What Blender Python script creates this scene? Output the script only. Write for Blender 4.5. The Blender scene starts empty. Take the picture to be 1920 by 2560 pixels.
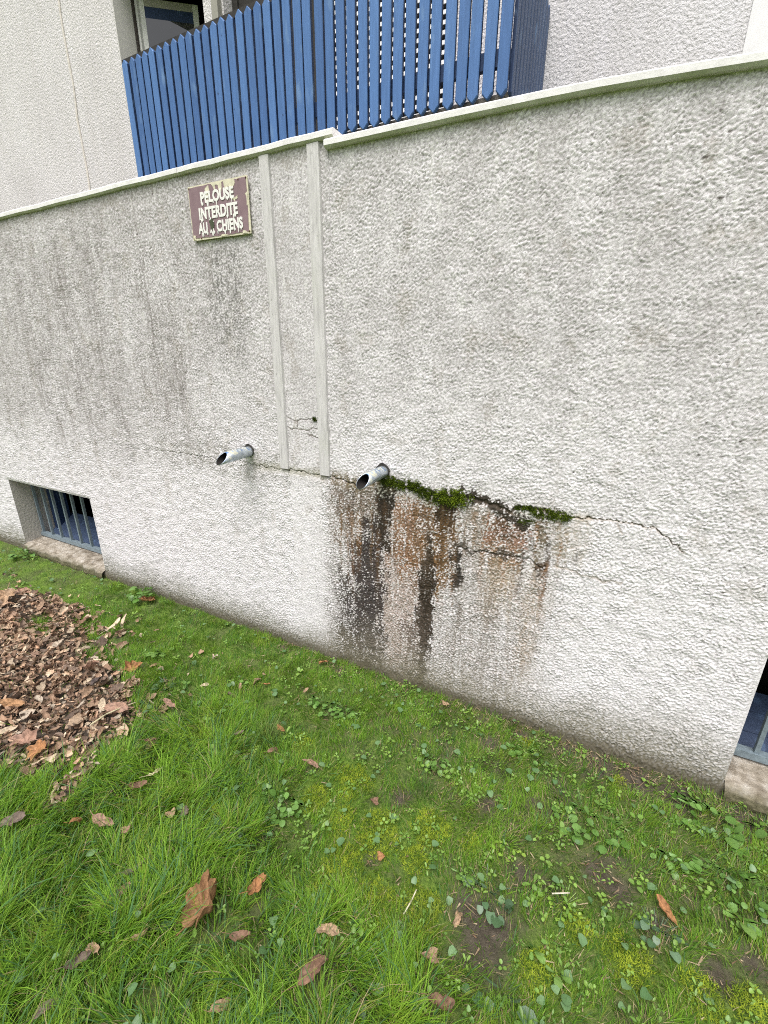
import bpy, math, random
import numpy as np
from mathutils import Matrix, Vector
R = math.radians
SC = bpy.context.scene
COL = SC.collection
rng = np.random.default_rng(7)
random.seed(7)

# ------------------------------------------------------------ camera, sky, sun, exposure
F, PI_, YA, RO, CD = 1095.0, 0.33431, 0.46626, 0.00875, 1.6707
cam_d = bpy.data.cameras.new('camera')
cam = bpy.data.objects.new('camera', cam_d); COL.objects.link(cam)
r0 = Vector((math.cos(YA), math.sin(YA), 0))
fw = Vector((-math.sin(YA)*math.cos(PI_), math.cos(YA)*math.cos(PI_), -math.sin(PI_)))
u0 = Vector((-math.sin(YA)*math.sin(PI_), math.cos(YA)*math.sin(PI_), math.cos(PI_)))
rr = r0*math.cos(RO)+u0*math.sin(RO); uu = u0*math.cos(RO)-r0*math.sin(RO)
cam.matrix_world = Matrix(((rr.x, uu.x, -fw.x, 0), (rr.y, uu.y, -fw.y, -CD), (rr.z, uu.z, -fw.z, 1.55), (0, 0, 0, 1)))
cam_d.sensor_fit = 'VERTICAL'; cam_d.sensor_height = 36; cam_d.sensor_width = 27
cam_d.lens = F/2560*36
cam_d.clip_start = 0.02; cam_d.clip_end = 1000
SC.camera = cam

SUN_EL, SUN_AZ = 66, 172          # degrees; azimuth clockwise from +Y
w = bpy.data.worlds.new('World'); SC.world = w; w.use_nodes = True
nt = w.node_tree; nt.nodes.clear()
sky = nt.nodes.new('ShaderNodeTexSky'); sky.sky_type = 'NISHITA'; sky.sun_disc = False
sky.sun_elevation = R(SUN_EL); sky.sun_rotation = R(SUN_AZ); sky.dust_density = 6; sky.air_density = 1.0; sky.ozone_density = 1
hs = nt.nodes.new('ShaderNodeHueSaturation'); hs.inputs['Saturation'].default_value = 0.34
bg = nt.nodes.new('ShaderNodeBackground'); bg.inputs['Strength'].default_value = 0.13
out = nt.nodes.new('ShaderNodeOutputWorld')
nt.links.new(sky.outputs[0], hs.inputs['Color']); nt.links.new(hs.outputs[0], bg.inputs[0]); nt.links.new(bg.outputs[0], out.inputs[0])
sd = bpy.data.lights.new('sun', 'SUN'); sd.energy = 1.5; sd.angle = R(38); sd.color = (1, .972, .975)
sun = bpy.data.objects.new('sun', sd); COL.objects.link(sun)
az, el = R(SUN_AZ), R(SUN_EL)
sun.rotation_euler = Vector((math.sin(az)*math.cos(el), math.cos(az)*math.cos(el), math.sin(el))).to_track_quat('Z', 'Y').to_euler()
sun.location = (0, -6, 9)
SC.view_settings.view_transform = 'Standard'; SC.view_settings.look = 'None'
SC.view_settings.gamma = 1; SC.view_settings.exposure = 0.66
SC.render.engine = 'CYCLES'
SC.cycles.filter_width = 1.05; SC.cycles.max_bounces = 6; SC.cycles.diffuse_bounces = 4; SC.cycles.transparent_max_bounces = 4
SC.cycles.use_denoising = False

# ------------------------------------------------------------ helpers
def sm(a, b, x):
    t = np.clip((x-a)/(b-a), 0, 1); return t*t*(3-2*t)
def _h(ix, iy, s):
    h = (ix.astype(np.int64)*374761393+iy.astype(np.int64)*668265263+s*2147483647+s*974711) & 0xffffffff
    h = ((h ^ (h >> 13))*1274126177) & 0xffffffff
    h = ((h ^ (h >> 15))*2246822519) & 0xffffffff
    return ((h ^ (h >> 16)) & 0xffffff)/float(0x1000000)
def perlin(x, y, s=0):
    x0 = np.floor(x); y0 = np.floor(y); fx = x-x0; fy = y-y0
    u = fx*fx*fx*(fx*(fx*6-15)+10); v = fy*fy*fy*(fy*(fy*6-15)+10)
    def g(dx, dy):
        a = _h(x0+dx, y0+dy, s)*6.2831853
        return np.cos(a)*(fx-dx)+np.sin(a)*(fy-dy)
    a = g(0, 0); b = g(1, 0); c = g(0, 1); d = g(1, 1)
    return ((a+(b-a)*u)*(1-v)+(c+(d-c)*u)*v)*1.5
def fbm(x, y, s=0, n=4):
    t = 0; a = 1.0
    for i in range(n):
        t = t+a*perlin(x*2**i, y*2**i, s+i*17); a *= .5
    return t/1.6
def worley(x, y, s=0):
    x0 = np.floor(x); y0 = np.floor(y); f1 = np.full(x.shape, 9.); f2 = f1.copy()
    for dx in (-1, 0, 1):
        for dy in (-1, 0, 1):
            px = x0+dx+_h(x0+dx, y0+dy, s); py = y0+dy+_h(x0+dx, y0+dy, s+5)
            d = (px-x)**2+(py-y)**2
            f2 = np.minimum(f2, np.maximum(f1, d)); f1 = np.minimum(f1, d)
    return np.sqrt(f1), np.sqrt(f2)
def blobs(x, y, pts, r, s=1.0):
    m = np.zeros_like(x)
    for p in pts:
        rad = (p[2] if len(p) > 2 else r)*(.85 if pts is SOIL else 1)
        m = np.maximum(m, np.exp(-((x-p[0])**2+(y-p[1])**2)/(2*(rad*.6)**2)))
    return m*s
def in_poly(x, y, P):
    c = np.zeros(x.shape, bool); n = len(P)
    for i in range(n):
        x1, y1 = P[i]; x2, y2 = P[(i+1) % n]
        if y1 == y2: continue
        k = ((y1 > y) != (y2 > y)) & (x < (x2-x1)*(y-y1)/(y2-y1)+x1)
        c ^= k
    return c
def seg_dist(x, y, P):
    d = np.full(x.shape, 9.)
    for (x1, y1), (x2, y2) in zip(P[:-1], P[1:]):
        L = (x2-x1)**2+(y2-y1)**2
        t = np.clip(((x-x1)*(x2-x1)+(y-y1)*(y2-y1))/L, 0, 1)
        d = np.minimum(d, np.hypot(x-x1-t*(x2-x1), y-y1-t*(y2-y1)))
    return d

def mesh_np(name, v, quads=None, tris=None, col=None, mat=None, smooth=True):
    me = bpy.data.meshes.new(name)
    v = np.asarray(v, np.float32).reshape(-1, 3)
    nq = 0 if quads is None else len(quads); n3 = 0 if tris is None else len(tris)
    me.vertices.add(len(v)); me.vertices.foreach_set('co', v.ravel())
    li = []
    if nq: li.append(np.asarray(quads, np.int32).ravel())
    if n3: li.append(np.asarray(tris, np.int32).ravel())
    li = np.concatenate(li)
    me.loops.add(len(li)); me.loops.foreach_set('vertex_index', li)
    st = np.concatenate([np.arange(nq)*4, nq*4+np.arange(n3)*3]).astype(np.int32)
    me.polygons.add(nq+n3); me.polygons.foreach_set('loop_start', st)
    me.polygons.foreach_set('loop_total', np.concatenate([np.full(nq, 4), np.full(n3, 3)]).astype(np.int32))
    me.polygons.foreach_set('use_smooth', np.full(nq+n3, smooth))
    me.update(calc_edges=True); me.validate()
    if col is not None:
        c = np.ones((len(v), 4), np.float32); c[:, :3] = col
        at = me.color_attributes.new('Col', 'FLOAT_COLOR', 'POINT'); at.data.foreach_set('color', c.ravel())
    if mat: me.materials.append(mat)
    return me
def link(name, me, parent=None, **tags):
    o = bpy.data.objects.new(name, me); COL.objects.link(o)
    if parent: o.parent = parent
    for k, val in tags.items(): o[k] = val
    return o
def empty(name, loc, **tags):
    o = link(name, None, **tags); o.location = loc; o.empty_display_size = .1
    return o
class MB:
    def __init__(s): s.v = []; s.f = []
    def add(s, vs, fs):
        n = len(s.v); s.v += [tuple(p) for p in vs]; s.f += [tuple(i+n for i in f) for f in fs]
    def box(s, x0, x1, y0, y1, z0, z1, b=0):
        s.prism([(x0+b, z0), (x1-b, z0), (x1, z0+b), (x1, z1-b), (x1-b, z1), (x0+b, z1), (x0, z1-b), (x0, z0+b)] if b else
                [(x0, z0), (x1, z0), (x1, z1), (x0, z1)], y0, y1)
    def prism(s, P, y0, y1):                      # outline in xz, extruded along y
        n = len(P)
        s.add([(x, y0, z) for x, z in P]+[(x, y1, z) for x, z in P],
              [tuple(range(n)), tuple(range(2*n-1, n-1, -1))]+[((i+1) % n, i, n+i, n+(i+1) % n) for i in range(n)])
    def prism_x(s, P, x0, x1):                    # outline in yz, extruded along x
        n = len(P)
        s.add([(x0, y, z) for y, z in P]+[(x1, y, z) for y, z in P],
              [tuple(range(n-1, -1, -1)), tuple(range(n, 2*n))]+[(i, (i+1) % n, n+(i+1) % n, n+i) for i in range(n)])
    def rod(s, a, b, r, n=10, r2=None):
        a = Vector(a); b = Vector(b); d = (b-a).normalized()
        e1 = d.orthogonal().normalized(); e2 = d.cross(e1); r2 = r if r2 is None else r2
        ring = [(math.cos(2*math.pi*i/n), math.sin(2*math.pi*i/n)) for i in range(n)]
        s.add([a+(e1*c+e2*k)*r for c, k in ring]+[b+(e1*c+e2*k)*r2 for c, k in ring],
              [tuple(range(n-1, -1, -1)), tuple(range(n, 2*n))]+[(i, (i+1) % n, n+(i+1) % n, n+i) for i in range(n)])
    def build(s, name, mat, parent=None, smooth=False, **tags):
        me = bpy.data.meshes.new(name); me.from_pydata(s.v, [], s.f); me.materials.append(mat)
        if smooth:
            for p in me.polygons: p.use_smooth = True
        return link(name, me, parent, **tags)

# ------------------------------------------------------------ materials
class NG:
    def __init__(s, name):
        s.m = bpy.data.materials.new(name); s.m.use_nodes = True; s.t = s.m.node_tree
        s.b = s.t.nodes['Principled BSDF']; s.o = s.t.nodes['Material Output']
        s.b.inputs['Specular IOR Level'].default_value = .25
        s.co = s.n('ShaderNodeTexCoord').outputs['Object']
    def n(s, ty, **kw):
        k = s.t.nodes.new(ty)
        for a, val in kw.items(): setattr(k, a, val)
        return k
    def l(s, a, b): s.t.links.new(a, b)
    def set(s, **kw):
        for k, val in kw.items(): s.b.inputs[k.replace('_', ' ')].default_value = val
    def noise(s, scale, detail=4, stretch=None, rough=.55, dist=0):
        k = s.n('ShaderNodeTexNoise'); k.inputs['Scale'].default_value = scale; k.inputs['Detail'].default_value = detail
        k.inputs['Roughness'].default_value = rough; k.inputs['Distortion'].default_value = dist
        if stretch:
            m = s.n('ShaderNodeMapping'); m.inputs['Scale'].default_value = stretch; s.l(s.co, m.inputs[0]); s.l(m.outputs[0], k.inputs[0])
        else: s.l(s.co, k.inputs[0])
        return k.outputs[0]
    def ramp(s, fac, *st):
        k = s.n('ShaderNodeValToRGB'); e = k.color_ramp.elements
        for i, (p, c) in enumerate(st):
            q = e[i] if i < 2 else e.new(p)
            q.position = p; q.color = (*c, 1) if len(c) == 3 else c
        s.l(fac, k.inputs[0]); return k.outputs[0]
    def mix(s, fac, a, b, mode='MIX'):
        k = s.n('ShaderNodeMix', data_type='RGBA', blend_type=mode)
        for sock, val in ((k.inputs['Factor'], fac), (k.inputs['A'], a), (k.inputs['B'], b)):
            if isinstance(val, (int, float)): sock.default_value = val
            elif isinstance(val, tuple): sock.default_value = (*val, 1)
            else: s.l(val, sock)
        return k.outputs['Result']
    def attr(s, name='Col'):
        k = s.n('ShaderNodeAttribute', attribute_name=name); return k.outputs['Color']
    def color(s, c):
        if isinstance(c, tuple): s.b.inputs['Base Color'].default_value = (*c, 1)
        else: s.l(c, s.b.inputs['Base Color'])
    def bump(s, h, dist, strength=1):
        k = s.n('ShaderNodeBump'); k.inputs['Distance'].default_value = dist; k.inputs['Strength'].default_value = strength
        s.l(h, k.inputs['Height']); s.l(k.outputs[0], s.b.inputs['Normal'])
def g3(v): return (v, v, v)

def M_roughcast():
    g = NG('roughcast'); g.set(Roughness=.9)
    n = g.noise(420, 3); c = g.mix(1, g.attr(), g.ramp(n, (.25, g3(.72)), (.75, g3(1.2))), 'MULTIPLY')
    g.color(c); g.bump(g.noise(330, 3), .0012, .8); return g.m
def M_facade():
    g = NG('facade_render'); g.set(Roughness=.92)
    n1 = g.noise(60, 5, rough=.6); big = g.noise(1.1, 4); st = g.noise(3, 4, stretch=(3, 3, .25))
    c = g.ramp(big, (.3, (.62, .595, .595)), (.7, (.70, .678, .68)))
    c = g.mix(1, c, g.ramp(st, (.35, (.94, .935, .92)), (.7, (1, 1, 1))), 'MULTIPLY')
    c = g.mix(1, c, g.ramp(n1, (.3, g3(.84)), (.62, g3(1.05))), 'MULTIPLY')
    sep = g.n('ShaderNodeSeparateXYZ'); g.l(g.co, sep.inputs[0])
    k = g.ramp(sep.outputs[0], (0, (0, 0, 0)), (1, (1, 1, 1)))
    mr = g.n('ShaderNodeMapRange'); mr.inputs[1].default_value = -2.4; mr.inputs[2].default_value = -.6; g.l(sep.outputs[0], mr.inputs[0])
    c = g.mix(mr.outputs[0], c, g.mix(1, c, (1.06, 1.075, 1.10), 'MULTIPLY'))
    g.color(c); g.bump(g.noise(48, 4, rough=.6), .016, 1.0); return g.m
def M_plain(name, col, rough=.7, var=.12, scale=25, bump=0, stretch=None, spec=.25, metal=0):
    g = NG(name); g.set(Roughness=rough, Metallic=metal); g.b.inputs['Specular IOR Level'].default_value = spec
    n = g.noise(scale, 4, stretch)
    a = tuple(c*(1-var) for c in col); b = tuple(c*(1+var) for c in col)
    g.color(g.ramp(n, (.3, a), (.7, b)))
    if bump: g.bump(n, bump)
    return g.m
def M_coping():
    g = NG('coping_stone'); g.set(Roughness=.75)
    n = g.noise(30, 5); c = g.ramp(n, (.3, (.71, .69, .675)), (.7, (.86, .84, .835)))
    c = g.mix(g.ramp(g.noise(5, 5, stretch=(1, 1, 3)), (.58, g3(0)), (.78, g3(.35))), c, (.50, .51, .42))
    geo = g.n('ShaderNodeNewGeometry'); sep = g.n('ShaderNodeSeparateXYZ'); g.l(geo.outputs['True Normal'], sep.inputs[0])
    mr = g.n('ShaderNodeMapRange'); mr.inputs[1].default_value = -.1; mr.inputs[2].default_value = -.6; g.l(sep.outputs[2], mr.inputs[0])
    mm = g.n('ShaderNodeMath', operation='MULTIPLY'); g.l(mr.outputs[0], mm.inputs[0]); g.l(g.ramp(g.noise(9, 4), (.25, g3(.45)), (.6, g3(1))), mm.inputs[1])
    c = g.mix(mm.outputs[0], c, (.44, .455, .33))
    g.color(c); g.bump(g.noise(180, 3), .001, .6); return g.m
def M_trim():
    g = NG('weathered_board'); g.set(Roughness=.8)
    c = g.ramp(g.noise(14, 5, stretch=(6, 6, .6), rough=.65), (.28, (.42, .405, .40)), (.5, (.58, .56, .555)), (.72, (.69, .67, .67)))
    c = g.mix(g.ramp(g.noise(110, 3, stretch=(1, 1, .35)), (.64, g3(0)), (.74, g3(.8))), c, (.30, .29, .27))
    c = g.mix(g.ramp(g.noise(4, 4), (.5, g3(0)), (.75, g3(.35))), c, (.45, .47, .38))
    g.color(c); g.bump(g.noise(60, 4, stretch=(4, 4, .5)), .002, .7); return g.m
def M_blue(name, col, var=.2):
    g = NG(name); g.set(Roughness=.55)
    oi = g.n('ShaderNodeObjectInfo')
    ofs = g.n('ShaderNodeVectorMath', operation='ADD'); sc = g.n('ShaderNodeVectorMath', operation='SCALE'); sc.inputs[3].default_value = 40
    cb = g.n('ShaderNodeCombineXYZ'); [g.l(oi.outputs['Random'], cb.inputs[i]) for i in range(3)]
    g.l(cb.outputs[0], sc.inputs[0]); g.l(g.co, ofs.inputs[0]); g.l(sc.outputs[0], ofs.inputs[1]); g.co = ofs.outputs[0]
    n = g.noise(22, 6, stretch=(4, 4, .22), rough=.65)
    c = g.ramp(n, (.25, tuple(x*(1-var) for x in col)), (.55, col), (.8, tuple(x*(1+var)+.012 for x in col)))
    c = g.mix(1, c, g.ramp(oi.outputs['Random'], (0, g3(.80)), (1, (1.22, 1.16, 1.08))), 'MULTIPLY')
    k = g.noise(9, 4, stretch=(1.6, 1.6, .5))
    c = g.mix(g.ramp(k, (.60, g3(0)), (.74, g3(.6))), c, (.17, .28, .46))
    kn = g.noise(16, 2); c = g.mix(g.ramp(kn, (.745, g3(0)), (.77, g3(.75))), c, (.03, .06, .13))
    g.color(c); g.bump(n, .0018, .8); return g.m
def M_vcol(name, rough=.7, transl=0., var=.15, scale=300, spec=.3, bump=0):
    g = NG(name); g.set(Roughness=rough); g.b.inputs['Specular IOR Level'].default_value = spec
    c = g.attr()
    if var: c = g.mix(1, c, g.ramp(g.noise(scale, 3), (.3, g3(1-var)), (.7, g3(1+var))), 'MULTIPLY')
    g.color(c)
    if bump: g.bump(g.noise(scale, 3), bump)
    if transl:
        t = g.n('ShaderNodeBsdfTranslucent'); g.l(c, t.inputs[0])
        m = g.n('ShaderNodeMixShader'); m.inputs[0].default_value = transl
        g.l(g.b.outputs[0], m.inputs[1]); g.l(t.outputs[0], m.inputs[2]); g.l(m.outputs[0], g.o.inputs[0])
    return g.m
def M_galv():
    g = NG('galvanised_metal'); g.set(Roughness=.42, Metallic=.85)
    n = g.noise(45, 4); c = g.ramp(n, (.3, (.36, .41, .46)), (.7, (.62, .68, .74)))
    d = g.ramp(g.noise(26, 5, dist=.6), (.56, g3(0)), (.62, g3(1)))
    c = g.mix(d, c, (.46, .46, .37)); d2 = g.ramp(g.noise(19, 4), (.6, g3(0)), (.66, g3(1)))
    c = g.mix(d2, c, (.16, .28, .52)); g.color(c)
    inv = g.n('ShaderNodeMath', operation='SUBTRACT'); inv.inputs[0].default_value = .85
    g.l(d, inv.inputs[1]); inv.use_clamp = True; g.l(inv.outputs[0], g.b.inputs['Metallic']); g.bump(n, .001); return g.m
def M_glass():
    g = NG('window_glass'); g.set(Roughness=.03, Metallic=0.0); g.color((.012, .014, .016)); g.b.inputs['Specular IOR Level'].default_value = 1.0; return g.m
def M_ground():
    g = NG('lawn_soil'); g.set(Roughness=.95)
    n = g.noise(35, 6, rough=.7); c = g.ramp(n, (.3, (.042, .033, .026)), (.55, (.085, .068, .053)), (.8, (.15, .125, .10)))
    pe = g.noise(160, 2); c = g.mix(g.ramp(pe, (.70, g3(0)), (.76, g3(.8))), c, (.17, .145, .12))
    c = g.mix(g.attr(), c, g.ramp(g.noise(90, 4), (.3, (.06, .115, .016)), (.7, (.15, .23, .035))))
    g.color(c); g.bump(g.noise(70, 6, rough=.7), .012, .9); return g.m
MAT = dict(wall=M_roughcast(), facade=M_facade(), coping=M_coping(), trim=M_trim(),
    blue=M_blue('blue_painted_wood', (.074, .165, .385)), blue_dark=M_blue('dark_blue_paint_and_gap_shade', (.022, .045, .115)),
    blue_grey=M_blue('weathered_blue_wood', (.055, .085, .16)), side=M_blue('blue_paint_side_shade', (.065, .10, .19)),
    iron=M_plain('grey_painted_iron', (.20, .25, .28), .5, .22, 60, .001), sill=None,
    shutter=M_plain('shutter_paint', (.66, .66, .65), .5, .1, 12), white=M_plain('white_paint', (.78, .77, .77), .5, .05, 12), pvc=M_plain('window_frame_paint', (.62, .62, .60), .35, .06, 14),
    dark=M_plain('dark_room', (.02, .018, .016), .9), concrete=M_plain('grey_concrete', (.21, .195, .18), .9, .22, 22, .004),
    darkwood=M_plain('weathered_dark_wood', (.035, .032, .028), .7, .3, 40, .002), glass=M_glass(), galv=M_galv(),
    rust=M_plain('rusty_screw', (.10, .05, .025), .7, .3, 200), terrace=M_plain('gravel_bed', (.20, .19, .17), .95, .35, 60, .02),
    smooth=M_plain('smooth_render', (.68, .665, .62), .85, .05, 9), grass=M_vcol('grass_blades', .5, .42, .0), leafy=M_vcol('weed_leaf', .42, .18, .12, 260, .45),
    dry=M_vcol('dry_leaf', .75, .12, .22, 140, .2, .002), moss=M_vcol('moss', .9, .15, .25, 500, .05), ground=M_ground(),
    pvc_brown=M_plain('brown_frame_gasket', (.05, .042, .036), .5, .2, 30), soffit=M_plain('soffit_paint', (.30, .29, .25), .8, .1, 12))
g = NG('stone_sill'); g.set(Roughness=.92)
c = g.ramp(g.noise(24, 6, rough=.65), (.28, (.15, .125, .09)), (.5, (.33, .29, .235)), (.72, (.50, .47, .42)))
c = g.mix(g.ramp(g.noise(14, 5), (.52, g3(0)), (.66, g3(.8))), c, (.13, .105, .075)); sep = g.n('ShaderNodeSeparateXYZ'); g.l(g.co, sep.inputs[0]); mr = g.n('ShaderNodeMapRange'); mr.inputs[1].default_value = .012; mr.inputs[2].default_value = -.022; g.l(sep.outputs[2], mr.inputs[0])
c = g.mix(mr.outputs[0], c, g.ramp(g.noise(60, 4), (.3, (.06, .055, .028)), (.7, (.17, .155, .095)))); g.color(c); g.bump(g.noise(40, 6), .012); MAT['sill'] = g.m; MAT['reveal'] = M_plain('rough_reveal', (.46, .44, .40), .9, .15, 60, .006)

# ------------------------------------------------------------ basement wall: roughcast face with its stains
HOLES = [(-4.215, -3.14, .06, .62), (.598, 1.675, .06, .62)]
CRACK = [(-2.715, 1.041), (-2.453, 1.032), (-2.205, 1.043), (-1.981, 1.038), (-1.802, 1.037), (-1.687, 1.043), (-1.553, 1.032), (-1.413, 1.034), (-1.276, 1.032), (-1.124, 1.032), (-.98, 1.012), (-.844, 1.05), (-.727, 1.028), (-.583, 1.011), (-.45, 1.025), (-.361, 1.013), (-.283, .991), (-.267, 1.015), (-.196, 1.02), (-.1, 1.011), (-.034, 1.013), (.038, 1.016), (.144, 1.017), (.195, 1.013), (.235, .989), (.297, .944)]
FINE = [[(-.283, .991), (-.234, .959), (-.19, .972)], [(-.034, 1.013), (-.006, .99)], [(.085, 1.011), (.105, .982)], [(-1.364, 1.292), (-1.306, 1.276), (-1.206, 1.292)], [(-1.306, 1.276), (-1.295, 1.25)],
        [(-1.351, 1.242), (-1.292, 1.24), (-1.185, 1.243)], [(-1.243, 1.223), (-1.183, 1.201)], [(-.099, .809), (-.019, .791), (.066, .782), (.129, .787)], [(-1.553, 1.03), (-1.56, .93), (-1.52, .86)], [(-1.14, .82), (-1.25, .85)], [(-1.124, 1.02), (-1.133, .851)]]
CRACK2 = [(-.497, .803), (-.402, .801), (-.323, .807), (-.236, .809), (-.189, .809), (-.145, .782), (-.133, .796)]
RC = [(-1.09, 2.283), (-.95, 2.281), (-.6, 2.277), (-.326, 2.271), (-.17, 2.266), (-.03, 2.258), (.1, 2.250), (.214, 2.242), (.4, 2.228), (.8, 2.196), (2, 2.1), (8, 2.1)]
def wall_face():
    def lin(a, b, d): return list(np.linspace(a, b, max(2, int(round((b-a)/d))+1)))[:-1]
    xs = np.array(lin(-13, -7, .06)+lin(-7, -4.215, .02)+lin(-4.215, -3.14, .009)+lin(-3.14, -2.4, .007)+lin(-2.4, .598, .0031)+lin(.598, .95, .006)+lin(.95, 1.675, .014)+lin(1.675, 3.5, .02)+lin(3.5, 8, .06)+[8])
    zs = np.array(lin(-.06, .06, .006)+lin(.06, .62, .0032)+lin(.62, 1.35, .0032)+lin(1.35, 2.33, .0036)+[2.33])
    X, Z = np.meshgrid(xs, zs); zt = np.where(X < -1.085, 2.33, np.interp(X, [p[0] for p in RC], [p[1]+.012 for p in RC]))
    Z = np.where(Z > 1.9, 1.9+(Z-1.9)*(zt-1.9)/.43, Z); nx, nz = len(xs), len(zs)
    wx = X+.005*perlin(X/.02, Z/.02, 3); wz = Z+.005*perlin(X/.02, Z/.02, 9)
    a = perlin(wx/.0108, wz/.0078, 1); b = perlin(wx/.0062, wz/.0054, 2)
    f1, f2 = worley(wx/.0135, wz/.0096, 4)
    lump = .58*sm(-.22, .26, a+.45*b)+.42*sm(.02, .26, f2-f1)
    H = lump+.25*b+.55*perlin(X/.05, Z/.04, 7)
    inner = (X > -1.359) & (X < -1.178)                           # finer render between the boards
    H = np.where(inner, .55*H+.2, H)
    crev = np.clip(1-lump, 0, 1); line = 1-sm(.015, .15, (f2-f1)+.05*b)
    d_c = seg_dist(X+.008*perlin(X/.03, Z/.03, 21), Z+.010*perlin(X/.025, Z/.025, 22), CRACK)
    d_c2 = seg_dist(X+.006*perlin(X/.03, Z/.03, 23), Z+.008*perlin(X/.03, Z/.03, 24), CRACK2)
    d_f = np.full(X.shape, 9.)
    for P in FINE: d_f = np.minimum(d_f, seg_dist(X+.010*perlin(X/.03, Z/.03, 25), Z+.010*perlin(X/.03, Z/.03, 26), P))
    wid = .0013+.0042*sm(-1.2, -.8, X)*sm(-.02, -.25, X)
    groove = sm(wid*1.6, wid*.3, d_c)*sm(-2.9, -1.5, X)+.6*sm(.004, .001, d_c2)*(.55+.45*sm(-.3, .3, perlin(X/.03, Z/.03, 27)))+.3*sm(.0030, .0008, d_f)*(.5+.5*sm(-.3, .2, perlin(X/.02, Z/.02, 28)))
    groove = np.clip(groove, 0, 1)
    low = sm(1.03, 1.0, Z+.012*perlin(X/.15, Z/.2, 8))*sm(-2.2, -1.2, X)*sm(.4, .1, X)   # slightly proud patch below the joint
    smoother = .62+.5*sm(-.5, .4, fbm(X/.08, Z/.11, 11)); depth = (.0042-.0011*sm(.9, 1.5, Z))*H*smoother+.004*low-.012*groove
    edge = np.ones_like(X)
    for (x0, x1, z0, z1) in HOLES:
        dx = np.maximum(np.maximum(x0-X, X-x1), 0); dz = np.maximum(np.maximum(z0-Z, Z-z1), 0)
        edge = np.minimum(edge, sm(0, .018, np.hypot(dx, dz)))
    Y = -depth*edge+.004*(1-edge)
    # --- colour: weathered off-white, dirt and relief shade painted into the hollows, streaks, stains
    sx = X+.018*perlin(X/.05, Z/.09, 31)+.008*perlin(X/.016, Z/.016, 32)
    sz = Z+.03*perlin(X/.05, Z/.08, 33)
    C = np.empty(X.shape+(3,)); C[:] = (.84, .812, .828)
    def lay(m, col):
        m = np.clip(m, 0, 1)[..., None]; C[:] = C*(1-m)+np.array(col)*m
    nzq = perlin(X/.02, Z/.02, 34); bigv = fbm(X/.5, Z/.7, 40); xq = X+.012*perlin(X/.05, Z/.12, 66); st = .8*perlin(xq/.022, Z/.15, 41)+.5*perlin(xq/.010, Z/.07, 42)+.5*perlin(X/.11, Z/.40, 67)
    up = sm(.7, 1.75, Z+.18*bigv)
    left = sm(-1.0, -2.2, X)
    grime = .18+.42*up+.16*left*sm(.9, 1.5, Z)+.12*bigv
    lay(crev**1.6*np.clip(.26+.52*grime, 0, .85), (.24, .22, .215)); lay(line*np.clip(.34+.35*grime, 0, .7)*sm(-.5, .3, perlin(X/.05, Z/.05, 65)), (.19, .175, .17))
    lay(.62*up*(.45+.6*sm(-.5, .5, fbm(X/.12, Z/.3, 43)))*(.55+.6*crev), (.365, .338, .335))
    lay(.66*left*sm(.0, .8, st+.45*bigv)*sm(.65, 1.3, Z)*(.35+.65*crev), (.25, .222, .210))
    lay(.42*left*sm(-.4, .5, perlin(X/.012, Z/.02, 48)+.6*bigv)*sm(.5, 1.2, Z), (.30, .27, .255))
    lay(.45*sm(.35, .7, perlin(X/.09, Z/.13, 49)+.3*nzq)*(.3+.7*crev)*sm(.2, .8, Z), (.33, .29, .24))
    lay(.5*sm(.35, 1.0, st-.1)*up*(1-left)*.6, (.36, .335, .325))
    lay(.42*sm(.45, .95, perlin(X/.02, Z/.10, 44)+.5*perlin(X/.05, Z/.2, 45))*up, (.78, .76, .74))     # pale streaks washed clean
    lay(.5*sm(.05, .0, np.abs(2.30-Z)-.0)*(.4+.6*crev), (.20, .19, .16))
    for x0, s_ in ((-1.72, .05), (-1.60, .03), (-1.66, .10)):                                       # dark runs under the plate
        lay(.72*np.exp(-((sx-x0)/s_)**2)*sm(2.07, 1.98, Z)*sm(1.25, 1.9, Z)*sm(-.4, .5, perlin(X/.012, Z/.05, 46)+crev-.5), (.20, .19, .18))
    for x0, wd, zt, zb in ((-2.62, .10, 2.25, 1.0), (-2.95, .12, 2.2, 1.1), (-2.2, .06, 2.2, 1.2), (-2.05, .05, 1.9, 1.1), (-3.3, .2, 2.1, .9)):
        lay(.62*np.exp(-((sx-x0)/wd)**2)*sm(zt+.05, zt-.2, Z)*sm(zb-.2, zb+.4, Z)*sm(-.5, .6, st+crev-.4), (.24, .215, .205))
    lay(.5*sm(.12, .03, d_c)*sm(-2.6, -2.2, X)*sm(-1.15, -1.6, X)*sm(-.2, .5, perlin(X/.05, Z/.04, 47)+crev-.3), (.24, .225, .19))   # grey bloom along the joint
    # --- damp zone under the joint on the right
    nz1 = perlin(X/.02, Z/.045, 50); nz2 = perlin(X/.0085, Z/.0080, 51)
    pk = .50*(lump-.5)+.62*nz2+.22*perlin(X/.020, Z/.016, 52)+.30*perlin(X/.032, Z/.075, 69)+.14*perlin(X/.013, Z/.05, 70)             # clean crests
    sx2 = X+.022*perlin(X/.07, Z/.14, 53)+.016*perlin(X/.022, Z/.045, 54)+.008*perlin(X/.009, Z/.012, 55)
    strk = perlin(X/.016, Z/.30, 56)+.5*perlin(X/.007, Z/.14, 57)
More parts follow.
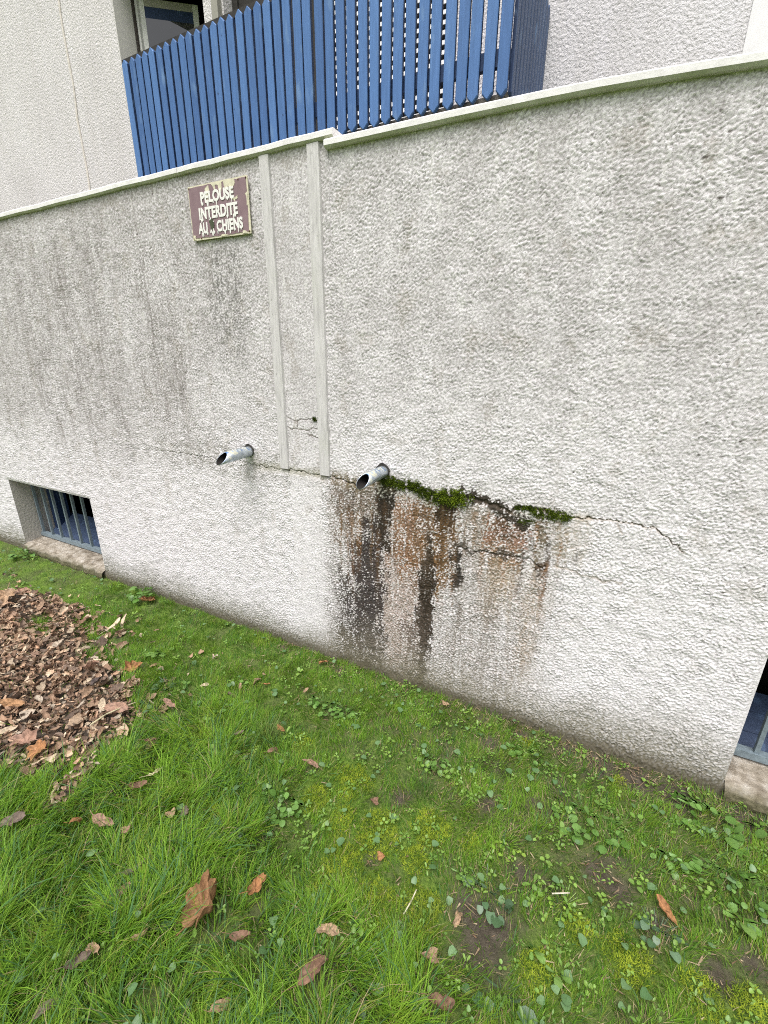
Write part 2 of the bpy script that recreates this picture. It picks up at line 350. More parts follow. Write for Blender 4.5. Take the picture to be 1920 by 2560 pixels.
    def zone(x0, x1, z0, z1, fx=.02, fz=.05, jt=.03, jb=.12, k=1., st=.45):
        fx = fx*1.75; fz = fz*1.25
        zt_ = z1+jt*perlin(X/.03, X*0+3.3, 58); zb_ = z0+jb*(.5*perlin(X/.022, X*0+7.7, 59)+.5*perlin(X/.06, X*0+1.7, 61))
        m = sm(x0-fx, x0+fx, sx2)*sm(x1+fx, x1-fx, sx2)*sm(zb_-fz, zb_+fz, sz)*sm(zt_+fz*.6, zt_-fz*.6, Z)
        return np.clip(m*(1+st*np.minimum(strk, .3)), 0, 1)*k
    def fleck(m, k=1., c=1.5, b=.5): return k*sm(-.22, .22, (m-b)*1.35-1.5*c*pk-.30*np.clip(strk, -.6, .6)+.06)*sm(.02, .3, m)
    wash = np.maximum(np.maximum(zone(-1.16, -.42, -.05, 1.04, .06, .08, k=.42), zone(-1.04, -.42, -.05, 1.04, .05, .08, k=.74)), zone(-.5, -.10, .0, 1.03, .08, .15, k=.62))
    lay(wash*(.12+.72*crev), (.225, .182, .142))
    lay(.35*wash*sm(-.1, .6, strk), (.33, .285, .235))
    lay(fleck(zone(-1.11, -.86, .70, 1.03, .04, .05), .72, 1.4, .56), (.165, .115, .07))
    lay(.50*zone(-.86, -.63, .0, .96, .04, .12, st=.5)*(.25+.6*crev), (.60, .445, .37))
    lay(fleck(zone(-.85, -.63, -.1, .80, .03, .08, st=.6), .5, 1.4, .62), (.30, .205, .15))
    lay(fleck(zone(-.80, -.60, .66, .97, .04, .10, st=.9), .88, 1.5, .45), (.27, .14, .065))
    lay(fleck(zone(-.66, -.55, .55, .98, .03, .08), .8, 1.4), (.165, .105, .06))
    lay(fleck(zone(-.60, -.495, .58, 1.0, .022, .08, st=.9), .9, 1.6), (.215, .115, .042))
    lay(fleck(zone(-.47, -.34, .80, 1.02, .03, .05), .55), (.25, .20, .14))
    lay(fleck(zone(-.365, -.225, .79, .985, .035, .05, st=.9), .8, 1.6, .46), (.27, .115, .05))
    lay(fleck(zone(-.335, -.27, .86, .99, .02, .03), .8), (.12, .075, .045))
    lay(.72*zone(-.36, -.24, .58, .82, .03, .10, st=.9)*(.35+.7*crev), (.42, .265, .10))
    lay(fleck(zone(-.36, -.30, .50, .80, .02, .06), .45), (.28, .21, .14))
    lay(.50*zone(-.49, -.24, .05, .80, .05, .15, st=.9)*(.25+.75*crev), (.33, .29, .25))
    lay(fleck(zone(-.46, -.42, .3, .78, .02, .1), .4), (.26, .23, .20)); lay(fleck(zone(-.36, -.31, .12, .6, .02, .12), .4), (.27, .24, .21))
    lay(.78*zone(-.205, -.125, .25, .80, .022, .12)*(.3+.75*crev), (.37, .28, .19))
    lay(fleck(zone(-.185, -.135, .84, .99, .016, .04), .85), (.17, .135, .085))
    lay(.55*zone(-.135, -.0, .86, 1.0, .03, .05, st=.8)*(.25+.8*crev), (.37, .295, .19)); lay(fleck(zone(-.10, -.06, .84, .99, .012, .05), .55), (.24, .185, .11))
    A = np.maximum(zone(-1.005, -.845, .03, .74, .022, .06, .06, .05, st=.25), .80*zone(-1.07, -.98, .10, .55, .045, .08, .14, .08))
    A = np.maximum(A, .8*zone(-.96, -.85, .55, .84, .025, .06, .06))
    lay(fleck(A, .97, 1.38, .33), (.046, .037, .036))
    lay(fleck(zone(-1.10, -.84, -.05, .22, .03, .06, .04, .02), .9, 1.4, .45), (.085, .070, .060))
    lay(fleck(zone(-1.14, -1.06, .1, .65, .04, .1), .45), (.17, .15, .13))
    lay(fleck(zone(-.872, -.80, .74, 1.045, .016, .04, .01, .1), .98, 1.0, .34), (.036, .028, .020))
    lay(fleck(zone(-.648, -.588, .20, .66, .010, .05, .06, .1, st=.2), 1., .8, .28), (.034, .025, .017))
    lay(fleck(zone(-.632, -.60, .55, .84, .010, .06), .95, 1.0, .4), (.05, .036, .022)); lay(fleck(zone(-.65, -.60, -.04, .34, .016, .06, .03, .03), .97, 1.1, .36), (.05, .041, .032))
    lay(fleck(zone(-.72, -.60, -.1, .42, .03, .10, .1), .75, 1.5, .55), (.105, .082, .065))
    lay(fleck(zone(-.585, -.515, .84, 1.01, .012, .04, .01, .08), .98, .9, .30), (.038, .025, .012)); lay(fleck(zone(-.57, -.52, .66, .9, .014, .06), .9, 1.2, .42), (.11, .058, .020))
    lay(fleck(zone(-.495, -.466, .62, .78, .008, .04, .01, .05), .98, .8, .30), (.03, .026, .021)); lay(fleck(zone(-.49, -.45, .2, .6, .015, .1), .5), (.20, .17, .14))
    rd = np.random.default_rng(11); rz = int(np.searchsorted(zs, 1.12))
    for _ in range(64):                                                   # separate thin runs, each with its own length and tone
        x0 = rd.uniform(-1.10, -.02); zt_ = 1.0-rd.uniform(0, .22); ln = rd.uniform(.10, .55)*(1 if x0 < -.4 else .6); wd_ = rd.uniform(.004, .013)
        cc_ = [(.05, .038, .03), (.13, .075, .038), (.30, .145, .05), (.24, .15, .075), (.09, .07, .055)][rd.integers(5)]
        c0, c1 = np.searchsorted(xs, (x0-.07, x0+.07)); w_ = (slice(0, rz), slice(c0, c1)); Xs, Zs = X[w_], Z[w_]
        xd = x0+.010*perlin(Xs*0+x0*31, Zs/.09, 75)+.005*perlin(Xs/.012, Zs/.015, 76)
        m = np.clip(rd.uniform(.35, .85)*np.exp(-((Xs-xd)/wd_)**2)*sm(zt_+.03, zt_-.01, Zs)*sm(zt_-ln, zt_-ln*.35, Zs+.03*nz2[w_])*sm(.45, -.25, pk[w_]-.1), 0, 1)[..., None]
        C[w_] = C[w_]*(1-m)+np.array(cc_)*m
    def near(P, r): return sm(r, r*.15, seg_dist(sx, sz, P))
    lay(fleck(near([(-.86, 1.045), (-.80, .96)], .03), .97, 1., .4), (.028, .024, .017))
    lay(fleck(near([(-.47, 1.03), (-.36, 1.01), (-.29, .975), (-.235, .955)], .042), 1, 1.2, .4), (.05, .041, .031))
    lay(fleck(near(CRACK2[:4], .018), .85, 1.2), (.075, .062, .047)); lay(fleck(near([(-.165, .79), (-.135, .782)], .026), .95), (.09, .06, .038))
    lay(.75*sm(.06, .0, d_c)*sm(-1.4, -1.0, X)*sm(-.70, -.9, X)*sm(-.4, .3, nz1+crev-.2), (.17, .135, .06))
    lay(.55*sm(.035, .0, d_c)*sm(-1.65, -1.5, X)*sm(-1.1, -1.2, X), (.25, .24, .14))
    lay(.40*sm(.025, .0, d_c)*sm(-.25, -.15, X)*sm(.05, -.05, X), (.30, .27, .15))
    lay(.75*sm(-.1, .45, pk-.1)*near([(-.86, 1.0), (-.70, 1.0), (-.60, .985)], .035), (.70, .67, .56))
    lay(.7*sm(-.2, .4, pk)*near([(-.25, .99), (-.21, .985)], .03), (.74, .72, .66))
    wf_ = np.clip(wash*1.1, 0, 1)
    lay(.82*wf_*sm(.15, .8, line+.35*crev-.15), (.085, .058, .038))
    lay(.36*wf_*sm(.30, .58, pk), (.76, .70, .64))
    # --- green and brown film near the ground
    band = .085+.05*fbm(X/.25, Z*0, 60)+.05*sm(-.3, .4, X)+.03*left
    lay(.95*sm(band*2.5, band*.35, Z+.025*nz1)*(.42+.65*crev), (.145, .135, .075)); lay(.68*sm(.38, .06, Z+.10*fbm(X/.2, Z/.2, 68))*(.3+.7*crev)*sm(-1.4, -.9, X), (.26, .235, .18))
    lay(.85*sm(.11, .02, Z+.02*nz2), (.10, .085, .05))
    lay(.35*sm(.35, .05, Z+.1*bigv)*sm(-1.4, -1.15, X)*sm(-.5, -.8, X)*crev, (.20, .175, .14))
    lay(groove*.9, (.07, .053, .036))
    lay(.5*sm(.007, .001, np.minimum(d_f, d_c))*sm(-.5, 0., X), (.30, .24, .15))
    d_h = np.full(X.shape, 9.)
    for P in FINE[3:7]: d_h = np.minimum(d_h, seg_dist(X+.010*perlin(X/.03, Z/.03, 25), Z+.010*perlin(X/.03, Z/.03, 26), P))
    lay(.75*sm(.0045, .001, d_h), (.15, .12, .095))
    spots = sm(.80, .84, _h(np.floor(X/.05), np.floor(Z/.05), 62))*sm(.0045, .0025, np.hypot((X/.05 % 1-.5)*.05+.015*perlin(X/.05, Z/.05, 63), (Z/.05 % 1-.5)*.05))
    lay(.85*spots*sm(.5, .9, perlin(X/.3, Z/.3, 64)+.55), (.07, .055, .045))
    C = np.clip(C, .01, .9)
    idx = np.arange(nx*nz).reshape(nz, nx)
    q = np.stack([idx[:-1, :-1], idx[:-1, 1:], idx[1:, 1:], idx[1:, :-1]], -1)
    xc = (xs[:-1]+xs[1:])/2; zc = (zs[:-1]+zs[1:])/2; XC, ZC = np.meshgrid(xc, zc); keep = np.ones(XC.shape, bool)
    for (x0, x1, z0, z1) in HOLES: keep &= ~((XC > x0) & (XC < x1) & (ZC > z0) & (ZC < z1))
    V = np.stack([X, Y, Z], -1).reshape(-1, 3); q = q[keep]
    used = np.zeros(len(V), bool); used[q.ravel()] = True; rm = np.cumsum(used)-1
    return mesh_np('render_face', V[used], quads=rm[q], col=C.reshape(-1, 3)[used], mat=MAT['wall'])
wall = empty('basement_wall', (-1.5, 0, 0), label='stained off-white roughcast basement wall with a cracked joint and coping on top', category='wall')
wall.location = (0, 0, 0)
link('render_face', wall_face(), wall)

def coping(name, pts, y0, y1, th):
    """slab along x: pts (x, z of the underside); nosed front edge"""
    prof = [(y0, .007), (y0+.007, 0), (y1, 0), (y1, th), (y0+.008, th), (y0, th-.006)]
    v = []; f = []; n = len(prof)
    for x, z in pts: v += [(x, y, z+dz) for y, dz in prof]
    for i in range(len(pts)-1):
        for k in range(n): f.append((i*n+k, i*n+(k+1) % n, (i+1)*n+(k+1) % n, (i+1)*n+k)[::-1])
    f.append(tuple(range(n))); f.append(tuple(range(len(pts)*n-1, len(pts)*n-1-n, -1)))
    mb = MB(); mb.add(v, f); return mb.build(name, MAT['coping'], wall)
def jit(a, b, z, n): return [(a+(b-a)*i/n, z+.0012*math.sin(i*2.3)+.001*random.uniform(-1, 1)) for i in range(n+1)]
coping('coping', jit(-13, -1.872, 2.3165, 60), -.019, .30, .029)
coping('coping', jit(-1.869, -1.055, 2.3165, 8), -.019, .30, .029)
coping('coping', [(a_, b_+.002) for a_, b_ in RC], -.025, .298, .029)
for x0, x1, zb in ((-1.412, -1.359, 1.040), (-1.178, -1.120, 1.034)):
    mb = MB(); b = .003
    mb.add([(x0, 0.002, zb), (x0+b, -.0125, zb+.001), (x1-b, -.0125, zb), (x1, .002, zb), (x0+.001, .002, 2.314), (x0+b, -.0125, 2.314), (x1-b, -.0125, 2.314), (x1, .002, 2.314)],
           [(0, 1, 2, 3), (7, 6, 5, 4), (0, 4, 5, 1), (1, 5, 6, 2), (2, 6, 7, 3), (3, 7, 4, 0)])
    mb.build('trim_board', MAT['trim'], wall)
def dk(c): return c
# window openings: reveal, sill, iron grille, blue boards and dark cellar
for k, (x0, x1, z0, z1) in enumerate(HOLES):
    win = empty('cellar_window', (x0, 0, z0))
    win.parent = wall
    def put(mb, name, mat, **kw):
        mb.v = [(a-x0, b_, c_-z0) for a, b_, c_ in mb.v]; return mb.build(name, mat, win, **kw)
    mb = MB()
    mb.box(x0-.06, x0, .0045, .36, -.10, z1+.06); mb.box(x1, x1+.06, .0045, .36, -.10, z1+.06); mb.box(x0, x1, .0045, .36, z1, z1+.06)
    put(mb, 'reveal', MAT['reveal'])
    ns = 26; v = []; f = []                                            # broken stone sill
    for i in range(ns+1):
        x = x0+.002+(x1-x0-.004)*i/ns
        o1 = .016*math.sin(i*1.7)*random.uniform(.2, 1); o2 = random.uniform(-.008, .008)
        v += [(x, .165, .090), (x, .10, .082+o2*.3), (x, .015+o2, .072+o2*.4), (x, -.022+o1, .052+o2), (x, -.03+o1, .022+o2), (x, -.022, -.05)]
    for i in range(ns):
        for j in range(5): f.append((i*6+j, i*6+j+1, i*6+j+7, i*6+j+6))
    mb = MB(); mb.add(v, f); put(mb, 'window_sill', MAT['sill'], smooth=False)
    yb = .13
    gr = empty('window_grille', (0, 0, 0)); gr.parent = win
    def putg(mb, name, mat):
        mb.v = [(a-x0, b_, c_-z0) for a, b_, c_ in mb.v]; return mb.build(name, mat, gr)
    mb = MB(); mb.box(x0+.002, x1-.002, yb-.004, yb+.03, .098, .128, .002); putg(mb, 'rail', MAT['iron'])
    mb = MB(); mb.box(x0+.002, x1-.002, yb, yb+.025, z1-.045, z1-.012, .002); putg(mb, 'rail', MAT['iron'])
    nb = 8
    for i in range(nb):
        xb = x0+.025+i*.1365 if k == 0 else x0+.11+i*.1365
        if xb > x1-.02: break
        mb = MB(); mb.prism([(xb-.0075, .1285), (xb+.0075, .1285), (xb+.0075, z1-.0455), (xb-.0075, z1-.0455)], yb+.003, yb+.021); putg(mb, 'bar', MAT['iron'])
    bd = MB()
    for i, (za, zb_) in enumerate(((.0955, .172), (.176, .252), (.256, .325))):
        bd.prism_x([(.17+i*.075, .085+i*.048), (.185+i*.075, .070+i*.048), (.258+i*.075, .118+i*.048), (.243+i*.075, .133+i*.048)], x0+.005, x1-.005)
    put(bd, 'plank_board', MAT['blue_grey'])
    bd = MB(); bd.box(x0+.012, x0+.055, .24, .36, .096, z1-.003); put(bd, 'side_board', MAT['blue_dark'])
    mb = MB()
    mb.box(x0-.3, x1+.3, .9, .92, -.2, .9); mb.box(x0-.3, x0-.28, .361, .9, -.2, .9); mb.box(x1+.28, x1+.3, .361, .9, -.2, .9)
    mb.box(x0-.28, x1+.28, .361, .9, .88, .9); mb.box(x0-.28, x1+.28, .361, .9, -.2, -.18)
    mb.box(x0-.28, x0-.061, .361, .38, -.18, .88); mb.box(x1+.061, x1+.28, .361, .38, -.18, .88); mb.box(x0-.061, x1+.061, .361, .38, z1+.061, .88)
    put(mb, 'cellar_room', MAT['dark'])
mb = MB(); mb.box(-13, 8, .31, 2.59, 1.6, 2.1)
mb.build('terrace', MAT['terrace'], kind='structure')

# ------------------------------------------------------------ apartment facade behind the wall
YF = 2.6
fac = empty('apartment_facade', (0, YF, 0), label='cream rendered apartment facade with a recessed window and balcony opening', category='building')
fac.location = (0, 0, 0)
OPS = [(-5.50, -4.19, 3.1, 5.46), (-3.93, -1.62, 3.1, 5.3)]
mb = MB(); xa = [-14, -5.50, -4.19, -3.93, -1.62, 9]
mb.box(xa[0], xa[1], YF, YF+.4, 1.5, 8.6); mb.box(xa[2], xa[3], YF, YF+.4, 3.1, 8.6); mb.box(xa[4], xa[5], YF, YF+.4, 1.5, 8.6)
mb.box(xa[1], xa[4], YF, YF+.4, 1.5, 3.1); mb.box(xa[1], xa[2], YF, YF+.4, 5.46, 8.6); mb.box(xa[3], xa[4], YF, YF+.4, 5.3, 8.6)
wf = mb.build('facade_wall', MAT['facade'], fac)
mb = MB(); mb.box(-14.1, 9.1, YF-.12, YF+.6, 8.6, 8.8); mb.build('roof_edge', MAT['concrete'], fac)
mb = MB(); mb.box(.40, 1.9, YF-.006, YF-.001, 1.6, 8.5); mb.build('smooth_panel', MAT['white'], fac)
mb = MB(); zz = np.linspace(2.0, 8.5, 40); P = [(-6.42-.045*(4.5-z)/1.5+.012*math.sin(z*7)+.006*math.sin(z*23), z) for z in zz]
mb.prism([(x-.018-.005*math.sin(i*1.9), z) for i, (x, z) in enumerate(P)]+[(x+.008+.003*math.sin(i*2.7), z) for i, (x, z) in reversed(list(enumerate(P)))], YF-.009, YF-.001)
mb.build('filled_joint', M_plain('joint_filler', (.62, .575, .525), .9, .12, 20, .004), fac)
mb = MB(); mb.box(-10, 5.5, 4.5, 4.6, 1.5, 8.6); mb.box(-5.9, -5.88, 3.02, 4.5, 1.5, 8.6); mb.box(-1.2, -1.18, 3.02, 4.5, 1.5, 8.6); mb.box(-5.88, -1.2, 3.02, 4.5, 2.5, 2.6); mb.box(-5.88, -1.2, 3.02, 4.5, 6.2, 6.3)
mb.build('dark_interior', MAT['dark'], fac)
mb = MB(); mb.box(-5.4995, -5.494, YF+.001, YF+.23, 3.1005, 5.4595); mb.build('reveal_lining', MAT['smooth'], fac)
# left window: fixed frame with a casement opened inward
wn = empty('window', (-5.5, 2.87, 3.1)); wn.parent = fac
def putw(mb, name, mat):
    mb.v = [(a+5.5, b_-2.87, c_-3.1) for a, b_, c_ in mb.v]; return mb.build(name, mat, wn)
mb = MB(); mb.box(-5.4935, -5.44, 2.86, 2.93, 3.101, 5.459, .004); mb.box(-4.26, -4.191, 2.86, 2.93, 3.101, 5.459, .004); mb.box(-5.44, -4.26, 2.86, 2.93, 5.40, 5.459, .004)
putw(mb, 'frame', MAT['pvc'])
mb = MB(); mb.box(-5.4935, -5.472, 2.835, 2.859, 3.101, 5.459); putw(mb, 'gasket', MAT['pvc_brown'])
dx, dy = .80, .60
def sash(px, py, dx, dy, t0, t1, z0, z1, th, name, mat):
    mb = MB(); nx_, ny_ = -dy, dx
    c = [(t0, 0), (t1, 0), (t1, th), (t0, th)]
    v = [(px+dx*a+nx_*b_, py+dy*a+ny_*b_, z) for z in (z0, z1) for a, b_ in c]
    mb.add(v, [(3, 2, 1, 0), (4, 5, 6, 7)]+[(i, (i+1) % 4, 4+(i+1) % 4, 4+i) for i in range(4)]); return putw(mb, name, mat)
sash(-5.43, 2.885, dx, dy, 0, .05, 3.15, 5.36, .05, 'sash', MAT['pvc'])
sash(-5.43, 2.885, dx, dy, .57, .63, 3.15, 5.36, .05, 'sash', MAT['pvc'])
sash(-5.43, 2.885, dx, dy, .0505, .5695, 5.29, 5.36, .05, 'sash', MAT['soffit'])
sash(-5.43, 2.885, dx, dy, .0505, .5695, 5.19, 5.289, .045, 'blind', MAT['blue_dark'])
sash(-5.43, 2.885, dx, dy, .0505, .5695, 3.15, 5.1895, .02, 'pane', MAT['glass'])
# balcony doors and louvred shutter behind the railing
mb = MB(); mb.box(-3.929, -3.86, 2.72, 2.78, 3.1, 5.299); mb.box(-2.98, -2.9, 2.72, 2.78, 3.1, 5.299); mb.build('door_frame', MAT['darkwood'], fac)
mb = MB(); mb.box(-3.859, -2.981, 2.74, 2.75, 3.101, 5.298); mb.build('balcony_door', MAT['darkwood'], fac)
mb = MB()
for i in range(33):
    z = 3.16+i*.063
    mb.prism_x([(2.655, z), (2.663, z), (2.672, z+.032), (2.664, z+.032)], -2.84, -1.64)
mb.box(-2.88, -2.8405, 2.645, 2.70, 3.102, 5.25); mb.box(-1.6395, -1.6205, 2.645, 2.70, 3.102, 5.25)
mb.build('louvred_shutter', MAT['shutter'], fac)
mb = MB(); mb.box(-2.8399, -1.6401, 2.72, 2.74, 3.102, 5.29); mb.build('shutter_back', MAT['darkwood'], fac)
mb = MB(); mb.box(-4.30, -.85, 1.66, YF-.001, 2.92, 3.098); mb.build('balcony_slab', MAT['concrete'], fac)
mb = MB(); mb.prism([(-3.99+.045*math.cos(a), 0) for a in (0,)] and [(-4.03, 3.1), (-3.95, 3.1), (-3.95, 8.4), (-4.03, 8.4)], YF-.06, YF-.002); mb.build('downpipe', MAT['soffit'], fac)

# ------------------------------------------------------------ balcony railing
rail = empty('balcony_railing', (-2.5, 1.6, 3.06), label='blue painted wooden picket balcony railing above the wall', category='railing')
def picket_mesh(wd, h, th, tip):
    a = wd/2; mb = MB(); b = .004
    P = [(-a, tip), (-.003, 0), (.003, 0), (a, tip), (a, h-tip), (.003, h), (-.003, h), (-a, h-tip)]
    n = len(P); inner = [(x*(1-b/a), b+(z)*(h-2*b)/h) for x, z in P]
    v = [(x, 0, z) for x, z in inner]+[(x, b, z) for x, z in P]+[(x, th, z) for x, z in P]
    f = [tuple(range(n)), tuple(range(3*n-1, 2*n-1, -1))]
    for k in (0, n):
        f += [((i+1) % n+k, i+k, n+i+k, n+(i+1) % n+k) for i in range(n)]
    mb.add(v, f); me = bpy.data.meshes.new('picket'); me.from_pydata(mb.v, [], mb.f); return me
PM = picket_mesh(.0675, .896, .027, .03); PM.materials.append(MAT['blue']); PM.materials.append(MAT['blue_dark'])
for p_ in PM.polygons: p_.material_index = 1 if abs(p_.normal.x) > .8 else 0  # edge faces take a darker blue: shade of the gaps painted on
PS = picket_mesh(.068, .896, .022, .03); PS.materials.append(MAT['side']); PS.materials.append(MAT['blue_dark'])  # return run: its side shade is put into a duller blue, edges darker still
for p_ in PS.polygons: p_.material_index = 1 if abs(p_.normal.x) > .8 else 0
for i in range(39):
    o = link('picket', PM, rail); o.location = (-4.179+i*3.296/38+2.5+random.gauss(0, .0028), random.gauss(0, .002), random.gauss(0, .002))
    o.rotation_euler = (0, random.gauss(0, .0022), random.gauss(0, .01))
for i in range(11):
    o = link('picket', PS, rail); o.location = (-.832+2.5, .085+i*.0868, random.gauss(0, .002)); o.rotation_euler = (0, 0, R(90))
def putr(mb, name, mat):
    mb.v = [(a+2.5, b_-1.6, c_-3.06) for a, b_, c_ in mb.v]; return mb.build(name, mat, rail)
mb = MB(); mb.box(-4.235, -.85, 1.623, 1.675, 3.935, 3.975, .006); putr(mb, 'handrail', MAT['darkwood'])
mb = MB(); mb.box(-4.215, -.855, 1.6235, 1.66, 3.215, 3.30, .003); putr(mb, 'bottom_rail', MAT['blue_dark'])
mb = MB(); mb.box(-.905, -.8555, 1.676, 2.59, 3.935, 3.975, .006); putr(mb, 'handrail', MAT['darkwood'])
mb = MB(); mb.box(-.895, -.8555, 1.661, 2.59, 3.22, 3.30, .003); putr(mb, 'bottom_rail', MAT['blue_dark'])
for x in (-4.19, -2.55, -.91):
    mb = MB(); mb.box(x-.02, x+.02, 1.6765, 1.715, 3.099, 3.95); putr(mb, 'post', MAT['darkwood'])

# ------------------------------------------------------------ sign
SX0, SX1, SZ0, SZ1 = -1.822, -1.475, 2.056, 2.263
sign = empty('warning_sign', (SX0, -.012, SZ0), label='peeling mauve metal plate lettered PELOUSE INTERDITE AUX CHIENS', category='sign')
sign.rotation_euler = (0, R(.5), 0)
SW, SH = SX1-SX0, SZ1-SZ0
cream = M_plain('cream_flaked_paint', (.66, .62, .47), .6, .14, 60, .001)
letter = M_plain('white_letter_paint', (.82, .81, .77), .5, .04, 80)
mauve = NG('mauve_enamel'); mauve.set(Roughness=.45)
cc = mauve.ramp(mauve.noise(26, 5), (.3, (.225, .150, .165)), (.7, (.275, .190, .208)))
cc = mauve.mix(mauve.ramp(mauve.noise(240, 2), (.70, g3(0)), (.74, g3(.6))), cc, (.35, .28, .24)); mauve.color(cc)
mb = MB(); mb.box(0, SW, -.003, 0, 0, SH, .003); mb.build('plate', cream, sign)
def ragged(P, amp, n=5):
    o = []
    for i, (a, b) in enumerate(P):
        a2, b2 = P[(i+1) % len(P)]
        for k in range(n):
            t = k/n; j = amp if k else amp*.5
            o.append((a+(a2-a)*t+random.uniform(-j, j), b+(b2-b)*t+random.uniform(-j, j)))
    return o
mb = MB(); mb.prism(ragged([(.005, .008), (.12, .007), (.25, .006), (SW-.010, .008), (SW-.009, .09), (SW-.008, .14), (SW-.008, SH-.006), (.22, SH-.005), (.005, SH-.006), (.004, .1)], .0015, 7), -.0042, -.003)
mb.build('painted_field', mauve.m, sign)
def uv(u, v): return (u*SW, (1-v)*SH)
for P in ([(.40, .005), (.60, .005), (.585, .05), (.575, .20), (.56, .13), (.545, .24), (.53, .07), (.47, .06), (.475, .17), (.46, .14), (.43, .05)],
          [(.60, .005), (.79, .005), (.80, .09), (.77, .15), (.74, .20), (.71, .17), (.69, .10), (.665, .20), (.645, .16), (.62, .05)],
          [(.30, .10), (.37, .04), (.375, .12), (.345, .17), (.34, .26), (.325, .30), (.315, .2)],
          [(.70, .33), (.78, .34), (.83, .31), (.825, .36), (.79, .38), (.785, .43), (.765, .37)],
          [(.955, .30), (.985, .28), (.985, .52), (.965, .50), (.972, .42)], [(.02, .90), (.07, .91), (.05, .955), (.06, .985), (.015, .985)],
          [(.50, .985), (.52, .95), (.62, .965), (.66, .985)], [(.87, .985), (.88, .93), (.92, .94), (.95, .985)]):
    mb = MB(); mb.prism([uv(*q) for q in ragged(P, .008, 2)][::-1], -.0051, -.0042); mb.build('flaked_patch', cream, sign)
def text_mesh(s, x0, x1, z0, z1, y, mat, name):
    cu = bpy.data.curves.new('lettering', 'FONT'); cu.body = s; cu.size = 1; cu.extrude = .004; cu.offset = .042; cu.space_character = 1.04
    t = bpy.data.objects.new('lettering', cu); COL.objects.link(t)
    bpy.context.view_layer.update()
    me = bpy.data.meshes.new_from_object(t.evaluated_get(bpy.context.evaluated_depsgraph_get()))
    bpy.data.objects.remove(t)
    v = np.empty(len(me.vertices)*3, np.float32); me.vertices.foreach_get('co', v); v = v.reshape(-1, 3)
    a, b = v.min(0), v.max(0); w_ = v.copy()
    w_[:, 0] = x0+(v[:, 0]-a[0])/(b[0]-a[0])*(x1-x0); w_[:, 2] = z0+(v[:, 1]-a[1])/(b[1]-a[1])*(z1-z0)
    w_[:, 1] = y-(v[:, 2]-a[2])/(b[2]-a[2])*.0012
    w_[:, 0] += .0006*np.sin(w_[:, 2]*420+w_[:, 0]*90)
    me.vertices.foreach_set('co', w_.ravel().astype(np.float32)); me.materials.clear(); me.materials.append(mat); me.update()
    return link(name, me, sign)
for s, u0_, u1_, v0_, v1_ in (('PELOUSE', .215, .775, .135, .345), ('INTERDITE', .165, .82, .415, .635), ('AU', .125, .29, .685, .895), ('X', .325, .415, .685, .895), ('CHIENS', .45, .885, .685, .895)):
    text_mesh(s, u0_*SW, u1_*SW, (1-v1_)*SH, (1-v0_)*SH, -.0052, letter, 'lettering')
for vb, ua, ub, n in ((.345, .23, .76, 9), (.635, .18, .80, 11), (.895, .14, .86, 12)):
    for i in range(n):
        u = random.uniform(ua, ub); wd = random.uniform(.006, .016); ln = random.uniform(.02, .075)
        mb = MB(); mb.prism([uv(u-wd, vb-.02), uv(u-wd*.6, vb+ln*.8), uv(u, vb+ln), uv(u+wd*.7, vb+ln*.5), uv(u+wd, vb-.02)], -.0062-.00002*i, -.0053); mb.build('paint_run', letter, sign)
mb = MB(); mb.prism([uv(*q) for q in ragged([(.33, .66), (.40, .65), (.41, .74), (.395, .80), (.36, .84), (.335, .77)], .012, 3)][::-1], -.0072, -.0065)
mb.build('lichen_spot', M_plain('grey_green_lichen', (.085, .095, .06), .9, .3, 300, .002), sign)
for x, z in ((.008, .008), (SW-.008, .008), (.008, SH-.008), (SW-.008, SH-.008), (SW-.05, SH-.01), (.055, .006)):
    mb = MB(); mb.rod((x, -.0032, z), (x, -.0062, z), .0038, 8, .0025); mb.build('screw', MAT['rust'], sign)

